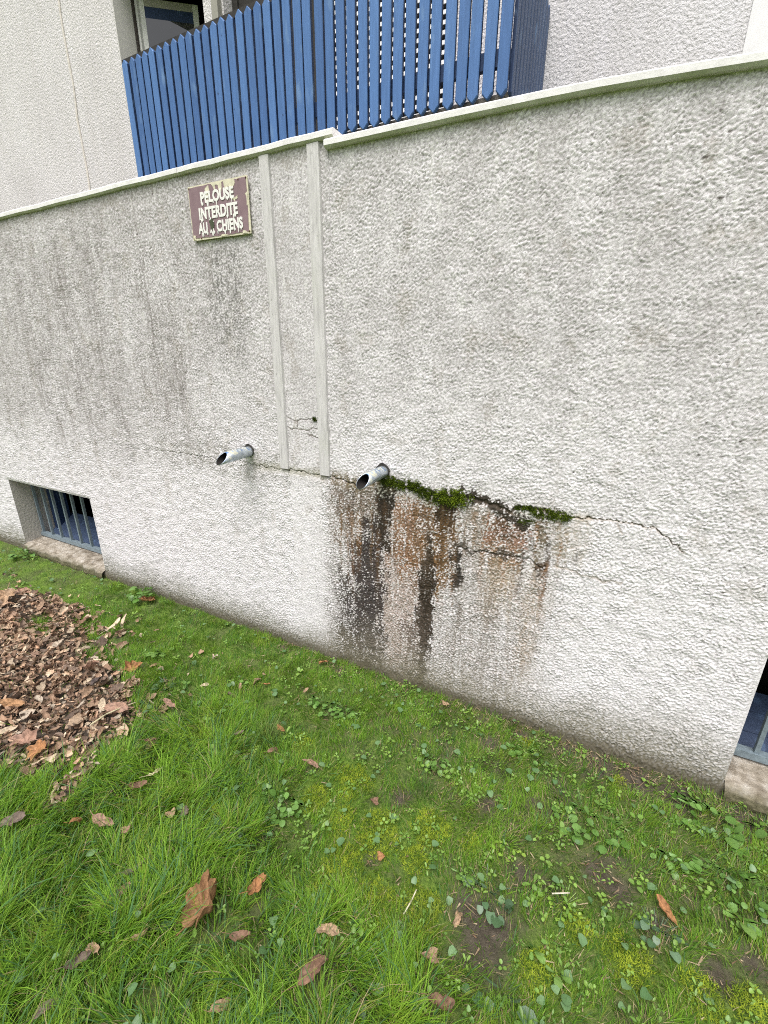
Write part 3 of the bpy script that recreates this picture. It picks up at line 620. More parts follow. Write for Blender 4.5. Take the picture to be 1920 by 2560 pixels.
# ------------------------------------------------------------ drain pipes
def pipe(loc, L, slant, drop, ang, label):
    o = empty('drain_pipe', loc, label=label, category='pipe', group='drain pipes in the wall')
    n = 28; r = .0265; ri = .0240; v = []; f = []
    a = Vector((ang, -1, drop)).normalized(); e1 = Vector((1, 0, 0))-a*a.x; e1.normalize(); e2 = a.cross(e1); e2 = -e2 if e2.z < 0 else e2
    secs = []
    for rad, base in ((r, -.03), (r, .3), (r, .6), (r, 1), (ri, 1), (ri, .5), (ri, -.03)):
        ring = []
        for i in range(n):
            th = 2*math.pi*i/n; c, s = math.cos(th), math.sin(th)
            d = (L+slant*(.5-.5*s)*1.0-slant*.5)
            t = d*base if base > 0 else -.03
            ring.append(a*t+(e1*c+e2*s)*rad*(1+.012*math.sin(3*th+base*4)))
        secs.append(ring)
    for rg in secs: v += rg
    def strip(a_, b_): return [(k*n+i, k*n+(i+1) % n, (k+1)*n+(i+1) % n, (k+1)*n+i) for k in range(a_, b_) for i in range(n)]
    mb = MB(); mb.add(v, strip(0, 4)); t = mb.build('tube', MAT['galv'], o, smooth=True)
    mb = MB(); mb.add(v[4*n:], strip(0, 2)+[tuple(2*n+i for i in range(n))]); mb.build('bore', MAT['dark'], o, smooth=True)
    mb = MB(); mb.rod((a*(L*.42))[:], (a*(L*.42+.004))[:], r+.0009, 28); mb.build('seam_band', MAT['galv'], o)
    mb = MB(); n2 = 22
    vi = [(math.cos(2*math.pi*i/n2)*(r+.0065+.002*math.sin(i*2.1)), 0, math.sin(2*math.pi*i/n2)*(r+.0065+.002*math.sin(i*1.3))+.005) for i in range(n2)]
    vo = [(math.cos(2*math.pi*i/n2)*(r*.93), -.009, math.sin(2*math.pi*i/n2)*(r*.93)) for i in range(n2)]
    mb.add([(x, -.0065, z) for x, y, z in vi]+vo, [(i, (i+1) % n2, n2+(i+1) % n2, n2+i) for i in range(n2)]); mb.build('hole_rim', MAT['darkwood'], o, smooth=True)
pipe((-1.612, 0, 1.103), .19, .055, -.02, .0, 'left grey metal drain pipe below the sign')
pipe((-.845, 0, 1.088), .185, .06, -.01, .0, 'right grey metal drain pipe beside the moss above the black stains')
# ------------------------------------------------------------ lawn
PILE = [(-3.549, -.482), (-3.249, -.40), (-2.881, -.36), (-2.638, -.441), (-2.45, -.40), (-2.34, -.45), (-2.38, -.608), (-2.077, -.66), (-1.889, -.66), (-1.69, -.769), (-1.615, -.89), (-1.64, -.966), (-1.544, -1.054), (-1.629, -1.171), (-1.75, -1.22), (-1.91, -1.16), (-2.1, -1.35), (-2.7, -1.6), (-3.6, -1.5), (-4.2, -.9)]
SOIL = [(-.095, -.848, .13), (-.061, -.80, .11), (-.15, -.79, .10), (.193, -.509, .09), (.252, -.528, .09), (.312, -.075, .15), (.457, -.09, .15), (.184, -.07, .13), (.05, -.05, .10), (-.12, -.06, .06), (-.3, -.06, .06), (.499, -.635, .08), (-.232, -.165, .07), (-.474, -.576, .05), (-.03, -.622, .07), (.359, -.578, .06), (.584, -.563, .07), (-.179, -.441, .07), (-.468, -.807, .04), (.65, -.08, .15), (-.02, -.36, .06), (-1.05, -.07, .06), (-1.45, -.05, .06)]
MOSSY = [(-.675, -.604, .11), (-.333, -.625, .10), (-.547, -.868, .10), (-.485, -.729, .12), (-.192, -.616, .06), (-.565, -.957, .06), (-.403, -.91, .09), (-.273, -.867, .10), (-.349, -.978, .07), (.265, -.715, .10), (.059, -.86, .08), (.448, -.703, .08), (.552, -.683, .08), (-1.262, -.804, .10), (-1.218, -.906, .09), (-1.056, -.927, .10), (-.346, -.744, .07), (-.75, -.72, .08), (-.62, -.75, .08), (-.95, -.55, .07), (.15, -.70, .06), (.25, -.12, .05), (-.1, -.10, .05)]
def pile_mask(x, y):
    wx = x+.10*perlin(x/.22, y/.22, 71)+.08*perlin(x/.07, y/.07, 72); wy = y+.08*perlin(x/.2, y/.2, 73)+.07*perlin(x/.06, y/.06, 74)
    m = in_poly(wx, wy, PILE).astype(float)
    for hx, hy, r in ((-2.62, -.46, .12), (-2.9, -.55, .12), (-2.45, -.50, .10), (-2.75, -.62, .08), (-1.95, -.72, .05)):   # grass showing between the drifts
        m *= 1-np.exp(-((x-hx)**2+((y-hy)*1.6)**2)/(2*(r*.6)**2))
    return m
def gh(x, y):
    h = .010*fbm(x/.40, y/.40, 81)+.006*perlin(x/.09, y/.09, 82)
    h = h*sm(0, -.06, y)
    return h+.012*np.exp(-(y/.05)**2)*.3-.006*blobs(x, y, SOIL, .1)
def soft_pile(x, y):
    return sm(.25, .75, (pile_mask(x, y)+pile_mask(x+.05, y)+pile_mask(x-.05, y)+pile_mask(x, y+.05)+pile_mask(x, y-.05))/5)
def ground():
    def lin(a, b, d): return list(np.linspace(a, b, max(2, int(round((b-a)/d))+1)))[:-1]
    xs = np.array([-220, -120, -60, -30, -18]+lin(-12, -4.8, .3)+lin(-4.8, 1.4, .022)+lin(1.4, 8, .3)+[8, 14, 30, 60, 120, 220])
    ys = np.array([-220, -120, -60, -30, -14, -8]+lin(-5, -2.4, .2)+lin(-2.4, .02, .02)+[.02, .05, .06, 30, 220])
    X, Y = np.meshgrid(xs, ys); Z = gh(X, Y)+.03*soft_pile(X, Y)
    Z = np.where(Y > .03, -.35, Z)
    # painted only: where moss greens the soil
    gm = np.clip(.18+blobs(X, Y, MOSSY, .1)*1.2+.55*sm(-.5, .4, fbm(X/.12, Y/.12, 83))+.3*sm(-.6, -1.2, X)+.5*sm(-2.4, -4, Y), 0, 1)*(1-.95*np.clip(1.35*blobs(X, Y, SOIL, .1)-.2, 0, 1))*(1-pile_mask(X, Y))
    idx = np.arange(X.size).reshape(X.shape)
    q = np.stack([idx[:-1, :-1], idx[:-1, 1:], idx[1:, 1:], idx[1:, :-1]], -1).reshape(-1, 4)
    return mesh_np('lawn', np.stack([X, Y, Z], -1).reshape(-1, 3), quads=q, col=np.repeat(gm.reshape(-1, 1), 3, 1), mat=MAT['ground'])
link('lawn', ground(), kind='structure')

def ribbons(bx, by, bz, L, wd, az, t0, t1, col, fac=None, K=3):
    n = len(bx); d = np.stack([np.cos(az), np.sin(az)], 1)
    fa = az+np.pi/2+(rng.normal(0, .6, n) if fac is None else fac); sd_ = np.stack([np.cos(fa), np.sin(fa), np.zeros(n)], 1)
    p = np.stack([bx, by, bz], 1); V = np.empty((n, (K+1)*2, 3))
    for k in range(K+1):
        ww = wd*(1-(k/K)**1.6*.92)*.5
        V[:, 2*k] = p-sd_*ww[:, None]; V[:, 2*k+1] = p+sd_*ww[:, None]
        if k < K:
            th = t0+(t1-t0)*(k+.5)/K; s = L/K
            p = p+np.concatenate([d*(np.sin(th)*s)[:, None], (np.cos(th)*s)[:, None]], 1)
    V[:, :, 2] = np.maximum(V[:, :, 2], gh(V[:, :, 0], V[:, :, 1])+.001)
    V[:, :, 1] = np.minimum(V[:, :, 1], -.006)
    m = (K+1)*2; q = np.array([[2*k, 2*k+1, 2*k+3, 2*k+2] for k in range(K)])
    Q = (np.arange(n)[:, None, None]*m+q[None]).reshape(-1, 4)
    return V.reshape(-1, 3), Q, np.repeat(col, m, 0)
LEAFT = np.array([[0, 0, 0]]+[[0, 0, 0]]*8, float)
def discs(c, L, Wd, az, tilt, fold, col, shape='round'):
    """small plant leaves: a folded oval of 9 points growing from c along azimuth az"""
    n = len(c); a = np.linspace(0, 2*np.pi, 9)[:-1]
    u = .5-.5*np.cos(a); v = .5*np.sin(a)
    if shape == 'spoon': v = v*(.45+.75*u)
    if shape == 'heart': u = np.where(np.abs(a) < .1, .14, u); v = v*(1.15-.45*u)
    T = np.stack([np.append(.5, u), np.append(0, v), np.append(0., np.abs(v))], 1)
    loc = T[None]*np.stack([L, Wd, Wd*fold], 1)[:, None, :]
    loc[:, :, 2] += -.35*L[:, None]*(T[None, :, 0]-.4)**2*.8
    ct, st = np.cos(tilt)[:, None], np.sin(tilt)[:, None]
    x = loc[:, :, 0]*ct-loc[:, :, 2]*st; z = loc[:, :, 0]*st+loc[:, :, 2]*ct; y = loc[:, :, 1]
    ca, sa = np.cos(az)[:, None], np.sin(az)[:, None]
    V = np.stack([x*ca-y*sa, x*sa+y*ca, z], -1)+c[:, None, :]
    V[:, :, 1] = np.minimum(V[:, :, 1], -.008)
    q = np.array([[0, 1, 2, 3], [0, 3, 4, 5], [0, 5, 6, 7], [0, 7, 8, 1]])
    Q = (np.arange(n)[:, None, None]*9+q[None]).reshape(-1, 4)
    cc_ = np.repeat(col[:, None, :], 9, 1); cc_[:, [0, 1, 5]] *= 1.12
    return V.reshape(-1, 3), Q, cc_.reshape(-1, 3)
def joinm(parts):
    V = []; Q = []; C = []; o = 0
    for v, q, c in parts: V.append(v); Q.append(q+o); C.append(c); o += len(v)
    return np.concatenate(V), np.concatenate(Q), np.concatenate(C)
def mixc(a, b, t): return np.array(a)[None]*(1-t[:, None])+np.array(b)[None]*t[:, None]

# dry leaves lying about: key, x, y, size, kind, colour, label
ORANGE, TAN, PINK, GREY, CREAM, BROWN = (.33, .165, .075), (.36, .245, .155), (.33, .205, .15), (.17, .13, .105), (.60, .49, .35), (.20, .12, .08)
LV = [(-.819, -1.184, .18, 'plane_up', (.235, .13, .065), 'big curled orange brown plane leaf with lobes standing up in long grass'),
 (-.725, -1.066, .115, 'curl', ORANGE, 'narrow orange leaf folded lengthwise right of the big curled plane leaf'),
 (-1.088, -1.206, .10, 'curl', GREY, 'twisted grey brown leaf, upper of a pair left of the big curled leaf'),
 (-1.074, -1.258, .078, 'curl', PINK, 'small crumpled mauve leaf, lower of a pair left of the big curled leaf'),
 (-1.334, -.944, .088, 'oval', CREAM, 'pale cream pointed leaf lying in the grass, lightest leaf on the lawn'),
 (-1.336, -1.15, .115, 'oval', PINK, 'pinkish tan oval leaf with clear veins alone in long grass below the leaf pile'),
 (-1.349, -1.007, .095, 'curl', BROWN, 'crumpled reddish brown leaf just below the pale cream leaf'),
 (-1.147, -1.023, .06, 'tri', TAN, 'small tan triangular leaf fragment right of the pinkish oval leaf'),
 (-.838, -.62, .09, 'oval', PINK, 'rosy brown fan shaped leaf above the round leaved weed clump in mid lawn'),
 (-1.157, -.078, .078, 'plane', ORANGE, 'orange lobed leaf standing near the wall left of the black stain'),
 (-1.321, -.345, .055, 'curl', ORANGE, 'small orange leaf curl between two weed patches away from the wall'),
 (-1.599, -.671, .10, 'oval', PINK, 'tan pink leaf standing on edge right of the leaf pile'),
 (-1.983, -.589, .147, 'plane', ORANGE, 'wide orange plane leaf bridging the grass above the right tip of the leaf pile'),
 (-2.535, -.10, .163, 'plane', ORANGE, 'orange plane leaf lying near the wall right of the left cellar window'),
 (-3.315, -.536, .21, 'plane', TAN, 'large tan plane leaf at the far end of the leaf pile'),
 (-.474, -1.046, .088, 'oval', TAN, 'tan leaf with pale stalk below the yellow moss in the foreground'),
 (-.464, -1.141, .12, 'curl', BROWN, 'ragged brown twisted leaf sunk in foreground grass left of the bottom centre'),
 (-.203, -.961, .066, 'tri', PINK, 'reddish three cornered leaf tip beside yellow moss in the foreground'),
 (-.153, -1.043, .11, 'curl', BROWN, 'long dark brown rolled leaf at the bottom edge of the lawn'),
 (-.166, -.844, .07, 'curl', TAN, 'curved tan leaf roll on the bare soil patch'),
 (.375, -.544, .10, 'curl', ORANGE, 'bright orange finger shaped rolled leaf on the right lawn'),
 (-.482, -.067, .062, 'plane', TAN, 'tan lobed leaf resting at the wall foot right of the black stain'),
 (-1.02, -1.405, .09, 'curl', GREY, 'grey brown rolled leaf in the bottom left grass'),
 (-1.01, -1.373, .073, 'oval', TAN, 'faded tan leaf upright behind the grey rolled leaf bottom left'),
 (-.921, -1.299, .07, 'curl', TAN, 'thin olive tan leaf upright in grass below left of the big plane leaf'),
 (-.681, -1.172, .085, 'curl', BROWN, 'dark brown shrivelled leaf right of the big curled plane leaf'),
 (-.996, -1.495, .072, 'oval', GREY, 'grey brown leaf cut by the bottom edge at the left'),
 (-.621, -1.297, .08, 'curl', TAN, 'light tan rolled leaf cut by the bottom edge left of centre'),
 (-1.602, -1.287, .13, 'oval', GREY, 'dull brown leaf half buried in long grass at the left edge'),
 (-1.405, -1.191, .06, 'curl', ORANGE, 'tiny rust coloured leaf left of the pinkish oval leaf'),
 (-1.235, -1.13, .053, 'tri', PINK, 'tiny pinkish leaf scrap below right of the pinkish oval leaf'),
 (-1.111, -.993, .05, 'tri', GREY, 'tiny grey mauve leaf scrap beside the tan triangular fragment'),
 (-1.059, -.547, .055, 'tri', ORANGE, 'small orange leaf scrap standing in the tall pale grass tuft'),
 (-1.003, -.653, .073, 'curl', BROWN, 'slim brown leaf below the tall pale grass tuft'),
 (-.546, -.641, .05, 'tri', BROWN, 'red brown leaf scrap flat on soil between moss and weeds'),
 (-.442, -.795, .04, 'tri', ORANGE, 'tiny bright orange leaf chip on dark soil under the yellow moss'),
 (-1.109, -.298, .05, 'curl', TAN, 'pale brown leaf left of the weeds below the black stain'),
 (-1.2, -.649, .062, 'curl', GREY, 'grey brown crumpled leaf left of the tall pale grass tuft'),
 (-1.486, -.854, .07, 'curl', BROWN, 'flat brown leaf in grass between the leaf pile and the cream leaf'),
 (-1.803, -1.10, .135, 'plane', ORANGE, 'orange star shaped plane leaf on the near tip of the leaf pile'),
 (-1.893, -1.10, .165, 'plane', PINK, 'broad pink brown plane leaf on the near end of the leaf pile'),
 (-1.727, -.82, .13, 'oval', PINK, 'reddish tan leaf folded at the right edge of the leaf pile'),
 (-1.97, -.76, .13, 'oval', (.085, .065, .058), 'dark slate brown rounded leaf on the right part of the pile'),
 (-2.174, -1.03, .13, 'oval', (.40, .23, .12), 'smooth orange tan leaf on top of the pile near the left edge'),
 (-2.126, -.715, .134, 'plane', PINK, 'dusty pink lobed leaf on the upper right of the pile'),
 (-2.673, -.43, .105, 'oval', BROWN, 'brown upright leaf in grass at the far right of the pile'),
 (-3.40, -.43, .15, 'plane', PINK, 'pinkish plane leaf behind the large tan leaf at the pile far end'),
 (-2.36, -.43, .125, 'curl', CREAM, 'curled cream edged leaf at the upper right tip of the pile')]
def leaf_geo(kind, size, col, rs, res=64, rings=5):
    a = np.linspace(0, 2*np.pi, res+1)[:-1]; t = np.degrees(np.minimum(a, 2*np.pi-a))
    if kind.startswith('plane'):
        kp = [0, 7, 12, 16, 23, 28, 35, 44, 50, 57, 64, 73, 80, 92, 101, 112, 128, 150, 170, 180]
        kr = [1, .86, .84, .76, .62, .60, .74, .84, .95, .86, .78, .60, .58, .68, .78, .60, .55, .50, .40, .16]
        r = np.interp(t, kp, kr)*.55; lobes = np.radians([0, 50, -50, 101, -101])
    elif kind == 'tri':
        r = np.interp(t, [0, 40, 70, 110, 140, 180], [.55, .34, .36, .42, .5, .30]); lobes = [0]
    else:
        r = .52*(.44/np.sqrt((.44*np.cos(a))**2+np.sin(a)**2*1.0))*(1+.10*np.cos(a)); lobes = [0]
    r = r*(1+.05*rs.normal(0, 1, res)*(.5+.5*np.sin(a*9)))*(1+.08*np.sin(a*3+rs.uniform(0, 6)))
    f = np.linspace(0, 1, rings+1)[1:]
    x = np.append(0, np.outer(f, r*np.cos(a)))*size; y = np.append(0, np.outer(f, r*np.sin(a)))*size
    fr = np.append(0, np.repeat(f, res)); an = np.append(0, np.tile(a, rings))
    ph = rs.uniform(0, 6, 6)
    z = size*(.035*np.sin(x/size*13+ph[0])*np.sin(y/size*11+ph[1])+.02*np.sin(x/size*29+ph[2])*np.cos(y/size*25+ph[3]))*np.sqrt(fr+.01)
    vein = np.zeros_like(x)
    for lb in lobes:
        dd = np.abs((an-lb+np.pi) % (2*np.pi)-np.pi); vein = np.maximum(vein, np.exp(-(dd*fr*9)**2)*(fr > 0.01))
    z += size*.03*vein*-1
    k = dict(plane_up=.35, plane=rs.uniform(.3, 1.6), curl=rs.uniform(6, 10), oval=rs.uniform(1.5, 4.0), tri=rs.uniform(1.5, 4))[kind]/size*.62
    ax = rs.uniform(-.3, .3) if kind in ('curl', 'oval') else rs.uniform(0, 3.1)
    def bend(x, y, z, ax, k):
        c, s = math.cos(ax), math.sin(ax); u = x*c+y*s; v = -x*s+y*c
        q = v*k; vv = np.sin(q)*(1/k-z); zz = 1/k-np.cos(q)*(1/k-z)
        return u*c-vv*s, u*s+vv*c, zz
    if kind.startswith('plane'):                     # each lobe curls by its own amount
        big = kind == 'plane_up'
        amp = np.array([1.35, .35, 1.45, -.5, .9]) if big else rs.uniform(-.5, 1.1, 5)
        lw = np.stack([np.exp(-((an-lb+np.pi) % (2*np.pi)-np.pi)**2/.28) for lb in lobes]); A = (amp[:, None]*lw).sum(0)/(lw.sum(0)+.05)+1e-3
        ro = np.hypot(x, y)+1e-9; q0 = A*fr**1.2; ro2 = ro*np.sin(q0)/(q0+1e-6); z = z*np.cos(q0)+ro*(1-np.cos(q0))/(q0+1e-6)*1.25
        cup = .45 if big else .22
        for lb in lobes:
            dl = (an-lb+np.pi) % (2*np.pi)-np.pi; z += cup*size*.35*np.exp(-dl**2/.12)*(dl/.35)**2*fr**2
        x, y = x*ro2/ro, y*ro2/ro
    x, y, z = bend(x, y, z, ax, k)
    x, y, z = bend(x, y, z, ax+1.4+rs.uniform(-.3, .3), (k*.35)*rs.choice([-1, 1])+1e-3)
    V = np.stack([x, y, z], 1)
    idx = 1+np.arange(rings*res).reshape(rings, res); nx_ = np.roll(idx, -1, 1)
    q = np.stack([idx[:-1], idx[1:], nx_[1:], nx_[:-1]], -1).reshape(-1, 4)
    tr = np.stack([np.zeros(res, int), idx[0], nx_[0]], -1)
    n = perlin(x/size*6+ph[4]*9, y/size*6, 90)+.5*perlin(x/size*17, y/size*17, 91)
    C = np.array(col)[None]*(1+.38*n[:, None])*(1+np.array([[.06, 0, -.08]])*perlin(x/size*3+7, y/size*3, 93)[:, None])*(1-.45*sm(.35, .6, perlin(x/size*9+3, y/size*9, 94)))[:, None]*np.where(vein > .5, 1.18, 1)[:, None]
    C = C*(1-.25*(sm(.25, .9, n)*fr)[:, None])
    # stalk
    if kind != 'tri' and res > 30:
        s0 = V[idx[-1][res//2]]; L = size*rs.uniform(.25, .5); d = np.array([-1, rs.uniform(-.5, .5), rs.uniform(.0, .4)]); d /= np.linalg.norm(d)
        e = np.array([-d[1], d[0], 0]); e /= np.linalg.norm(e)+1e-9; wv = size*.014; m = len(V)
        st = [s0+d*L*t_+np.array([0, 0, .04*L*math.sin(3*t_)])+sg for t_ in (-.15, .5, 1) for sg in (e*wv, np.array([0, 0, wv]), -e*wv)]
        V = np.concatenate([V, st]); C = np.concatenate([C, np.tile(np.array(col)*1.1, (9, 1))])
        q = np.concatenate([q, [[m+3*i+j, m+3*i+(j+1) % 3, m+3*i+3+(j+1) % 3, m+3*i+3+j] for i in (0, 1) for j in range(3)]])
    return V, q, tr, np.clip(C, .01, .9)
def lush(x, y): return np.clip(sm(-.66, -1.12, x+.25*fbm(x/.3, y/.3, 101))*sm(-.35, -.85, y)+sm(-.80, -1.15, y+.5*np.minimum(0, -(x+.1))*0)*sm(.1, -.35, x)*.9+.7*sm(-1.2, -2, y), 0, 1)
LEAF_XY = []
for i, (x, y, s, kind, col, label) in enumerate(LV):
    rs = np.random.default_rng(100+i)
    onpile = float(pile_mask(np.array([x]), np.array([y]))[0]) > .5
    V, q, tr, C = leaf_geo(kind, s*(.74 if onpile else (.95 if kind == 'plane_up' else .74)), col, rs)
    az_ = rs.uniform(0, 6.28); tl = rs.normal(0, .28); tl2 = rs.normal(0, .22)
    if kind == 'plane_up': az_, tl, tl2 = 1.9, -.25, .15
    if kind == 'curl': az_ = rs.uniform(.3, 1.6)
    if 'bridging' in label: az_, tl, tl2 = 2.6, .35, -.1
    if 'finger' in label: az_, tl = 2.35, .1
    if 'cream pointed' in label: az_, tl, tl2 = 1.5, -.45, .2
    Mx = np.array((Matrix.Rotation(az_, 3, 'Z') @ Matrix.Rotation(tl, 3, 'X') @ Matrix.Rotation(tl2, 3, 'Y')))
    V = V @ Mx.T
    base = gh(np.array([x]), np.array([y]))[0]+(.085 if onpile else (.022+.030*float(lush(np.array([x]), np.array([y]))[0])))
    V[:, 2] -= np.percentile(V[:, 2], 8)
    if y > -.12: V[:, 1] = np.minimum(V[:, 1], -y-.012)
    me = mesh_np('dry_leaf', V, quads=q, tris=tr, col=C, mat=MAT['dry'])
    o = link('dry_leaf', me, label=label, category='leaf', group='dry leaves on the lawn'); o.location = (x, y, base)
    LEAF_XY.append((x, y, s*.55))

# weeds: x, y, radius, kind, leaf count, leaf size, label
WD = [(.555, -.105, .13, 'round', 46, .036, 'dense round leaved weed clump at the wall foot by the right cellar window'),
 (.151, -.313, .13, 'round', 34, .034, 'wide loose weed clump with large round leaves on the right lawn'),
 (-.864, -.764, .105, 'round', 46, .026, 'dense dark round leaved weed clump in the middle of the lawn'),
 (-.991, -.311, .075, 'round', 26, .025, 'fresh green weed clump left of a twin below the black stain'),
 (-.875, -.300, .065, 'round', 22, .024, 'weed clump just right of its twin below the black stain'),
 (-.415, -.358, .06, 'round', 22, .024, 'rounded weed with one grey leaf between soil and wall stain'),
 (-.186, -.711, .045, 'rosette', 8, .040, 'pale rosette of round lobes above the bare soil patch'),
 (-.626, -.984, .05, 'rosette', 9, .045, 'light green spoon leaved rosette beside foreground moss'),
 (-.111, -.725, .08, 'cyclamen', 16, .036, 'grey green heart leaved weed right of the bare soil patch'),
 (-.011, -.935, .06, 'cyclamen', 5, .052, 'large blue grey heart leaves in the foreground right of centre'),
 (.57, -.456, .085, 'rosette', 13, .062, 'broad green rosette near the right edge'),
 (.568, -.328, .11, 'round', 36, .026, 'spreading green weed at the right edge above the broad rosette'),
 (.381, -.354, .07, 'round', 22, .026, 'weed patch left of the spreading weed near the right edge'),
 (.356, -.60, .06, 'cyclamen', 14, .028, 'dark leaved weed under the orange finger shaped leaf'),
 (.108, -.649, .055, 'clover', 46, .013, 'bright tiny leaved clover tuft beside a pale straw'),
 (-.088, -.558, .06, 'clover', 36, .016, 'yellow green sprig cluster on the right of the yellow moss'),
 (.095, -.765, .045, 'rosette', 7, .040, 'upper small rosette of three beside bare soil'),
 (.037, -.807, .038, 'rosette', 7, .036, 'left small rosette of three beside bare soil'),
 (.11, -.83, .04, 'rosette', 6, .042, 'lowest small rosette of three beside bare soil'),
 (-.928, -.94, .085, 'cyclamen', 20, .032, 'bluish heart leaved weed clump below the mid lawn clump'),
 (-1.66, -.70, .09, 'cyclamen', 20, .036, 'dark blue green heart leaved weed at the right edge of the leaf pile'),
 (-1.352, -.521, .09, 'round', 28, .026, 'pale green weed patch right of the dark heart leaved weed'),
 (-1.375, -.749, .08, 'cyclamen', 14, .038, 'round grey green weed between the cream leaf and the pale weed patch'),
 (-1.753, -.55, .07, 'cyclamen', 10, .044, 'weed with big pale hearts right of the wide orange plane leaf'),
 (-2.011, -.411, .075, 'rosette', 12, .062, 'upright pale weed with broad leaves above the wide orange leaf'),
 (-2.612, -.045, .10, 'round', 26, .044, 'tall dark weed against the wall right of the left cellar window'),
 (-4.10, -.05, .13, 'round', 28, .042, 'ivy green weed at the left end of the left window sill'),
 (-.09, -.151, .065, 'round', 18, .032, 'blue green weed close to the wall foot right of the stains')]
def weed(i, x, y, r, kind, n, s, label):
    n = n if kind == 'rosette' else int(n*1.5)
    rs = np.random.default_rng(500+i)
    ang = rs.uniform(0, 2*np.pi, n); rad = r*np.sqrt(rs.uniform(.0, 1, n))
    if kind == 'rosette': ang = np.arange(n)*2.399+rs.normal(0, .2, n); rad = rs.uniform(.004, .012, n)
    px, py = rad*np.cos(ang), rad*np.sin(ang)
    h = dict(round=.028, cyclamen=.026, rosette=.012, clover=.018)[kind]*rs.uniform(.55, 1.35, n)*(1-.4*(rad/r)**2)
    if 'tall' in label or 'ivy' in label: h *= 2.4
    sz = .95*s*rs.uniform(.5, 1.25, n)
    pal = dict(round=((.080, .175, .028), (.165, .295, .075)), cyclamen=((.065, .130, .055), (.135, .215, .125)), rosette=((.115, .225, .040), (.20, .325, .085)), clover=((.17, .31, .035), (.28, .41, .065)))[kind]
    col = mixc(pal[0], pal[1], rs.uniform(0, 1, n)**1.3)*rs.uniform(.8, 1.15, (n, 1))
    tilt = rs.normal(.15, .42, n) if kind != 'rosette' else rs.uniform(.15, .6, n)
    la = ang+rs.normal(0, .7, n) if kind != 'rosette' else ang
    c = np.stack([px, py, h], 1)
    sh = dict(round='round', cyclamen='heart', rosette='spoon', clover='round')[kind]
    v1, q1, c1 = discs(c, sz, sz*(.62 if kind == 'rosette' else .9), la, tilt, rs.uniform(.0, .35, n), col, sh)
    # stalks
    b0 = np.stack([px*.45, py*.45, np.zeros(n)], 1); e = np.stack([-np.sin(la), np.cos(la), np.zeros(n)], 1)*.0009
    v2 = np.stack([b0-e, b0+e, c+e, c-e], 1).reshape(-1, 3)
    q2 = np.arange(4*n).reshape(n, 4); c2 = np.repeat(col*.9, 4, 0)
    V, Q, C = joinm([(v1, q1, c1), (v2, q2, c2)])
    V[:, 1] = np.minimum(V[:, 1], -y-.010)
    o = link('weed_plant', mesh_np('weed_plant', V, quads=Q, col=C, mat=MAT['leafy']), label=label, category='weed', group='broad leaved weeds in the lawn')
    o.location = (x, y, gh(np.array([x]), np.array([y]))[0]+.002)
for i, a in enumerate(WD): weed(i, *a)

# grass
def grass():
    N1 = 420000; N = 1240000
    x = np.concatenate([rng.uniform(-5.6, 2.6, N1), rng.uniform(-3.0, 1.1, N-N1)]); y = -np.concatenate([rng.uniform(.0, 1, N1)**1.15*3.2, rng.random(N-N1)**1.05*1.65])
    inview = (x > -5.2) & (x < 1.2) & (y > -2.1-.0*x)
    cl = fbm(x/.07, y/.07, 110); cl2 = fbm(x/.30, y/.30, 111)
    so = np.clip(blobs(x, y, SOIL, .1)*1.25-.22+.35*cl2, 0, 1); mo = blobs(x, y, MOSSY, .1); pl = pile_mask(x, y); lu = lush(x, y)
    rt = sm(-.75, -.2, x+.2*cl2)*(1-lu)
    dens = (.70+.30*lu)*(1-.12*rt)*(1-.90*so)*(1-.985*pl)*(1-.25*mo)*(.58+.8*cl+.4*cl2)
    dens *= np.where(inview, .62, .45)*sm(.0, -.03, y)*np.where(x < -2.2, .8, 1)
    dens *= 1-.8*(blobs(x, y, LEAF_XY, .1) > .42)
    k = rng.uniform(0, 1, N) < dens*.92
    x, y, cl, cl2, lu, rt, so, mo = [t[k] for t in (x, y, cl, cl2, lu, rt, so, mo)]; n = len(x)
    L = (.022+.018*rng.random(n)+(.030+.060*rng.random(n)**1.7)*lu)*(1+.45*cl2)*np.where(mo > .4, .8, 1)
    L *= np.where(rng.random(n) < .05, 1.7, 1)*(1+.12*rt)
    az_ = 2.2*np.pi*fbm(x/.22, y/.22, 112)+.9+rng.normal(0, .75, n)
    t0 = np.abs(rng.normal(.25, .25, n)); t1 = t0+rng.uniform(.3, 1.3, n)*(.6+.65*lu)
    wd = rng.uniform(.0012, .0028, n)*(.9+.5*lu)*1.12
    t = np.clip(.42+.65*cl2+.45*cl+.27*rng.normal(0, 1, n)+.22*lu-.05*rt, 0, 1)
    col = mixc((.072, .18, .024), (.26, .46, .045), t); pat = sm(.1, .6, fbm(x/.16, y/.16, 113))[:, None]; col = col*(1-pat)+pat*col*np.array((1.28, 1.06, 1.1))
    yl = rng.random(n); col = np.where((yl < .10)[:, None], np.array((.27, .32, .055))*rng.uniform(.8, 1.2, (n, 1)), col)
    st = rng.random(n) < .05+.07*rt; col = np.where(st[:, None], np.array((.42, .34, .19))*rng.uniform(.7, 1.3, (n, 1)), col)
    wd = np.where(st, wd*.8, wd); t1 = np.where(st, np.maximum(t1, 1.45), t1)
    bl = rng.random(n) < .06*lu+.02; col = np.where(bl[:, None], np.array((.10, .215, .075))*rng.uniform(.8, 1.2, (n, 1)), col); wd = np.where(bl, wd*1.6, wd); L = np.where(bl, L*1.15, L)
    z = gh(x, y)-.002
    v, q, c = ribbons(x, y, z, L, wd, az_, t0, np.minimum(t1, 1.9), col)
    return mesh_np('grass', v, quads=q, col=c, mat=MAT['grass'])
link('grass', grass(), kind='stuff', label='green lawn grass of uneven length around the weeds', category='grass')
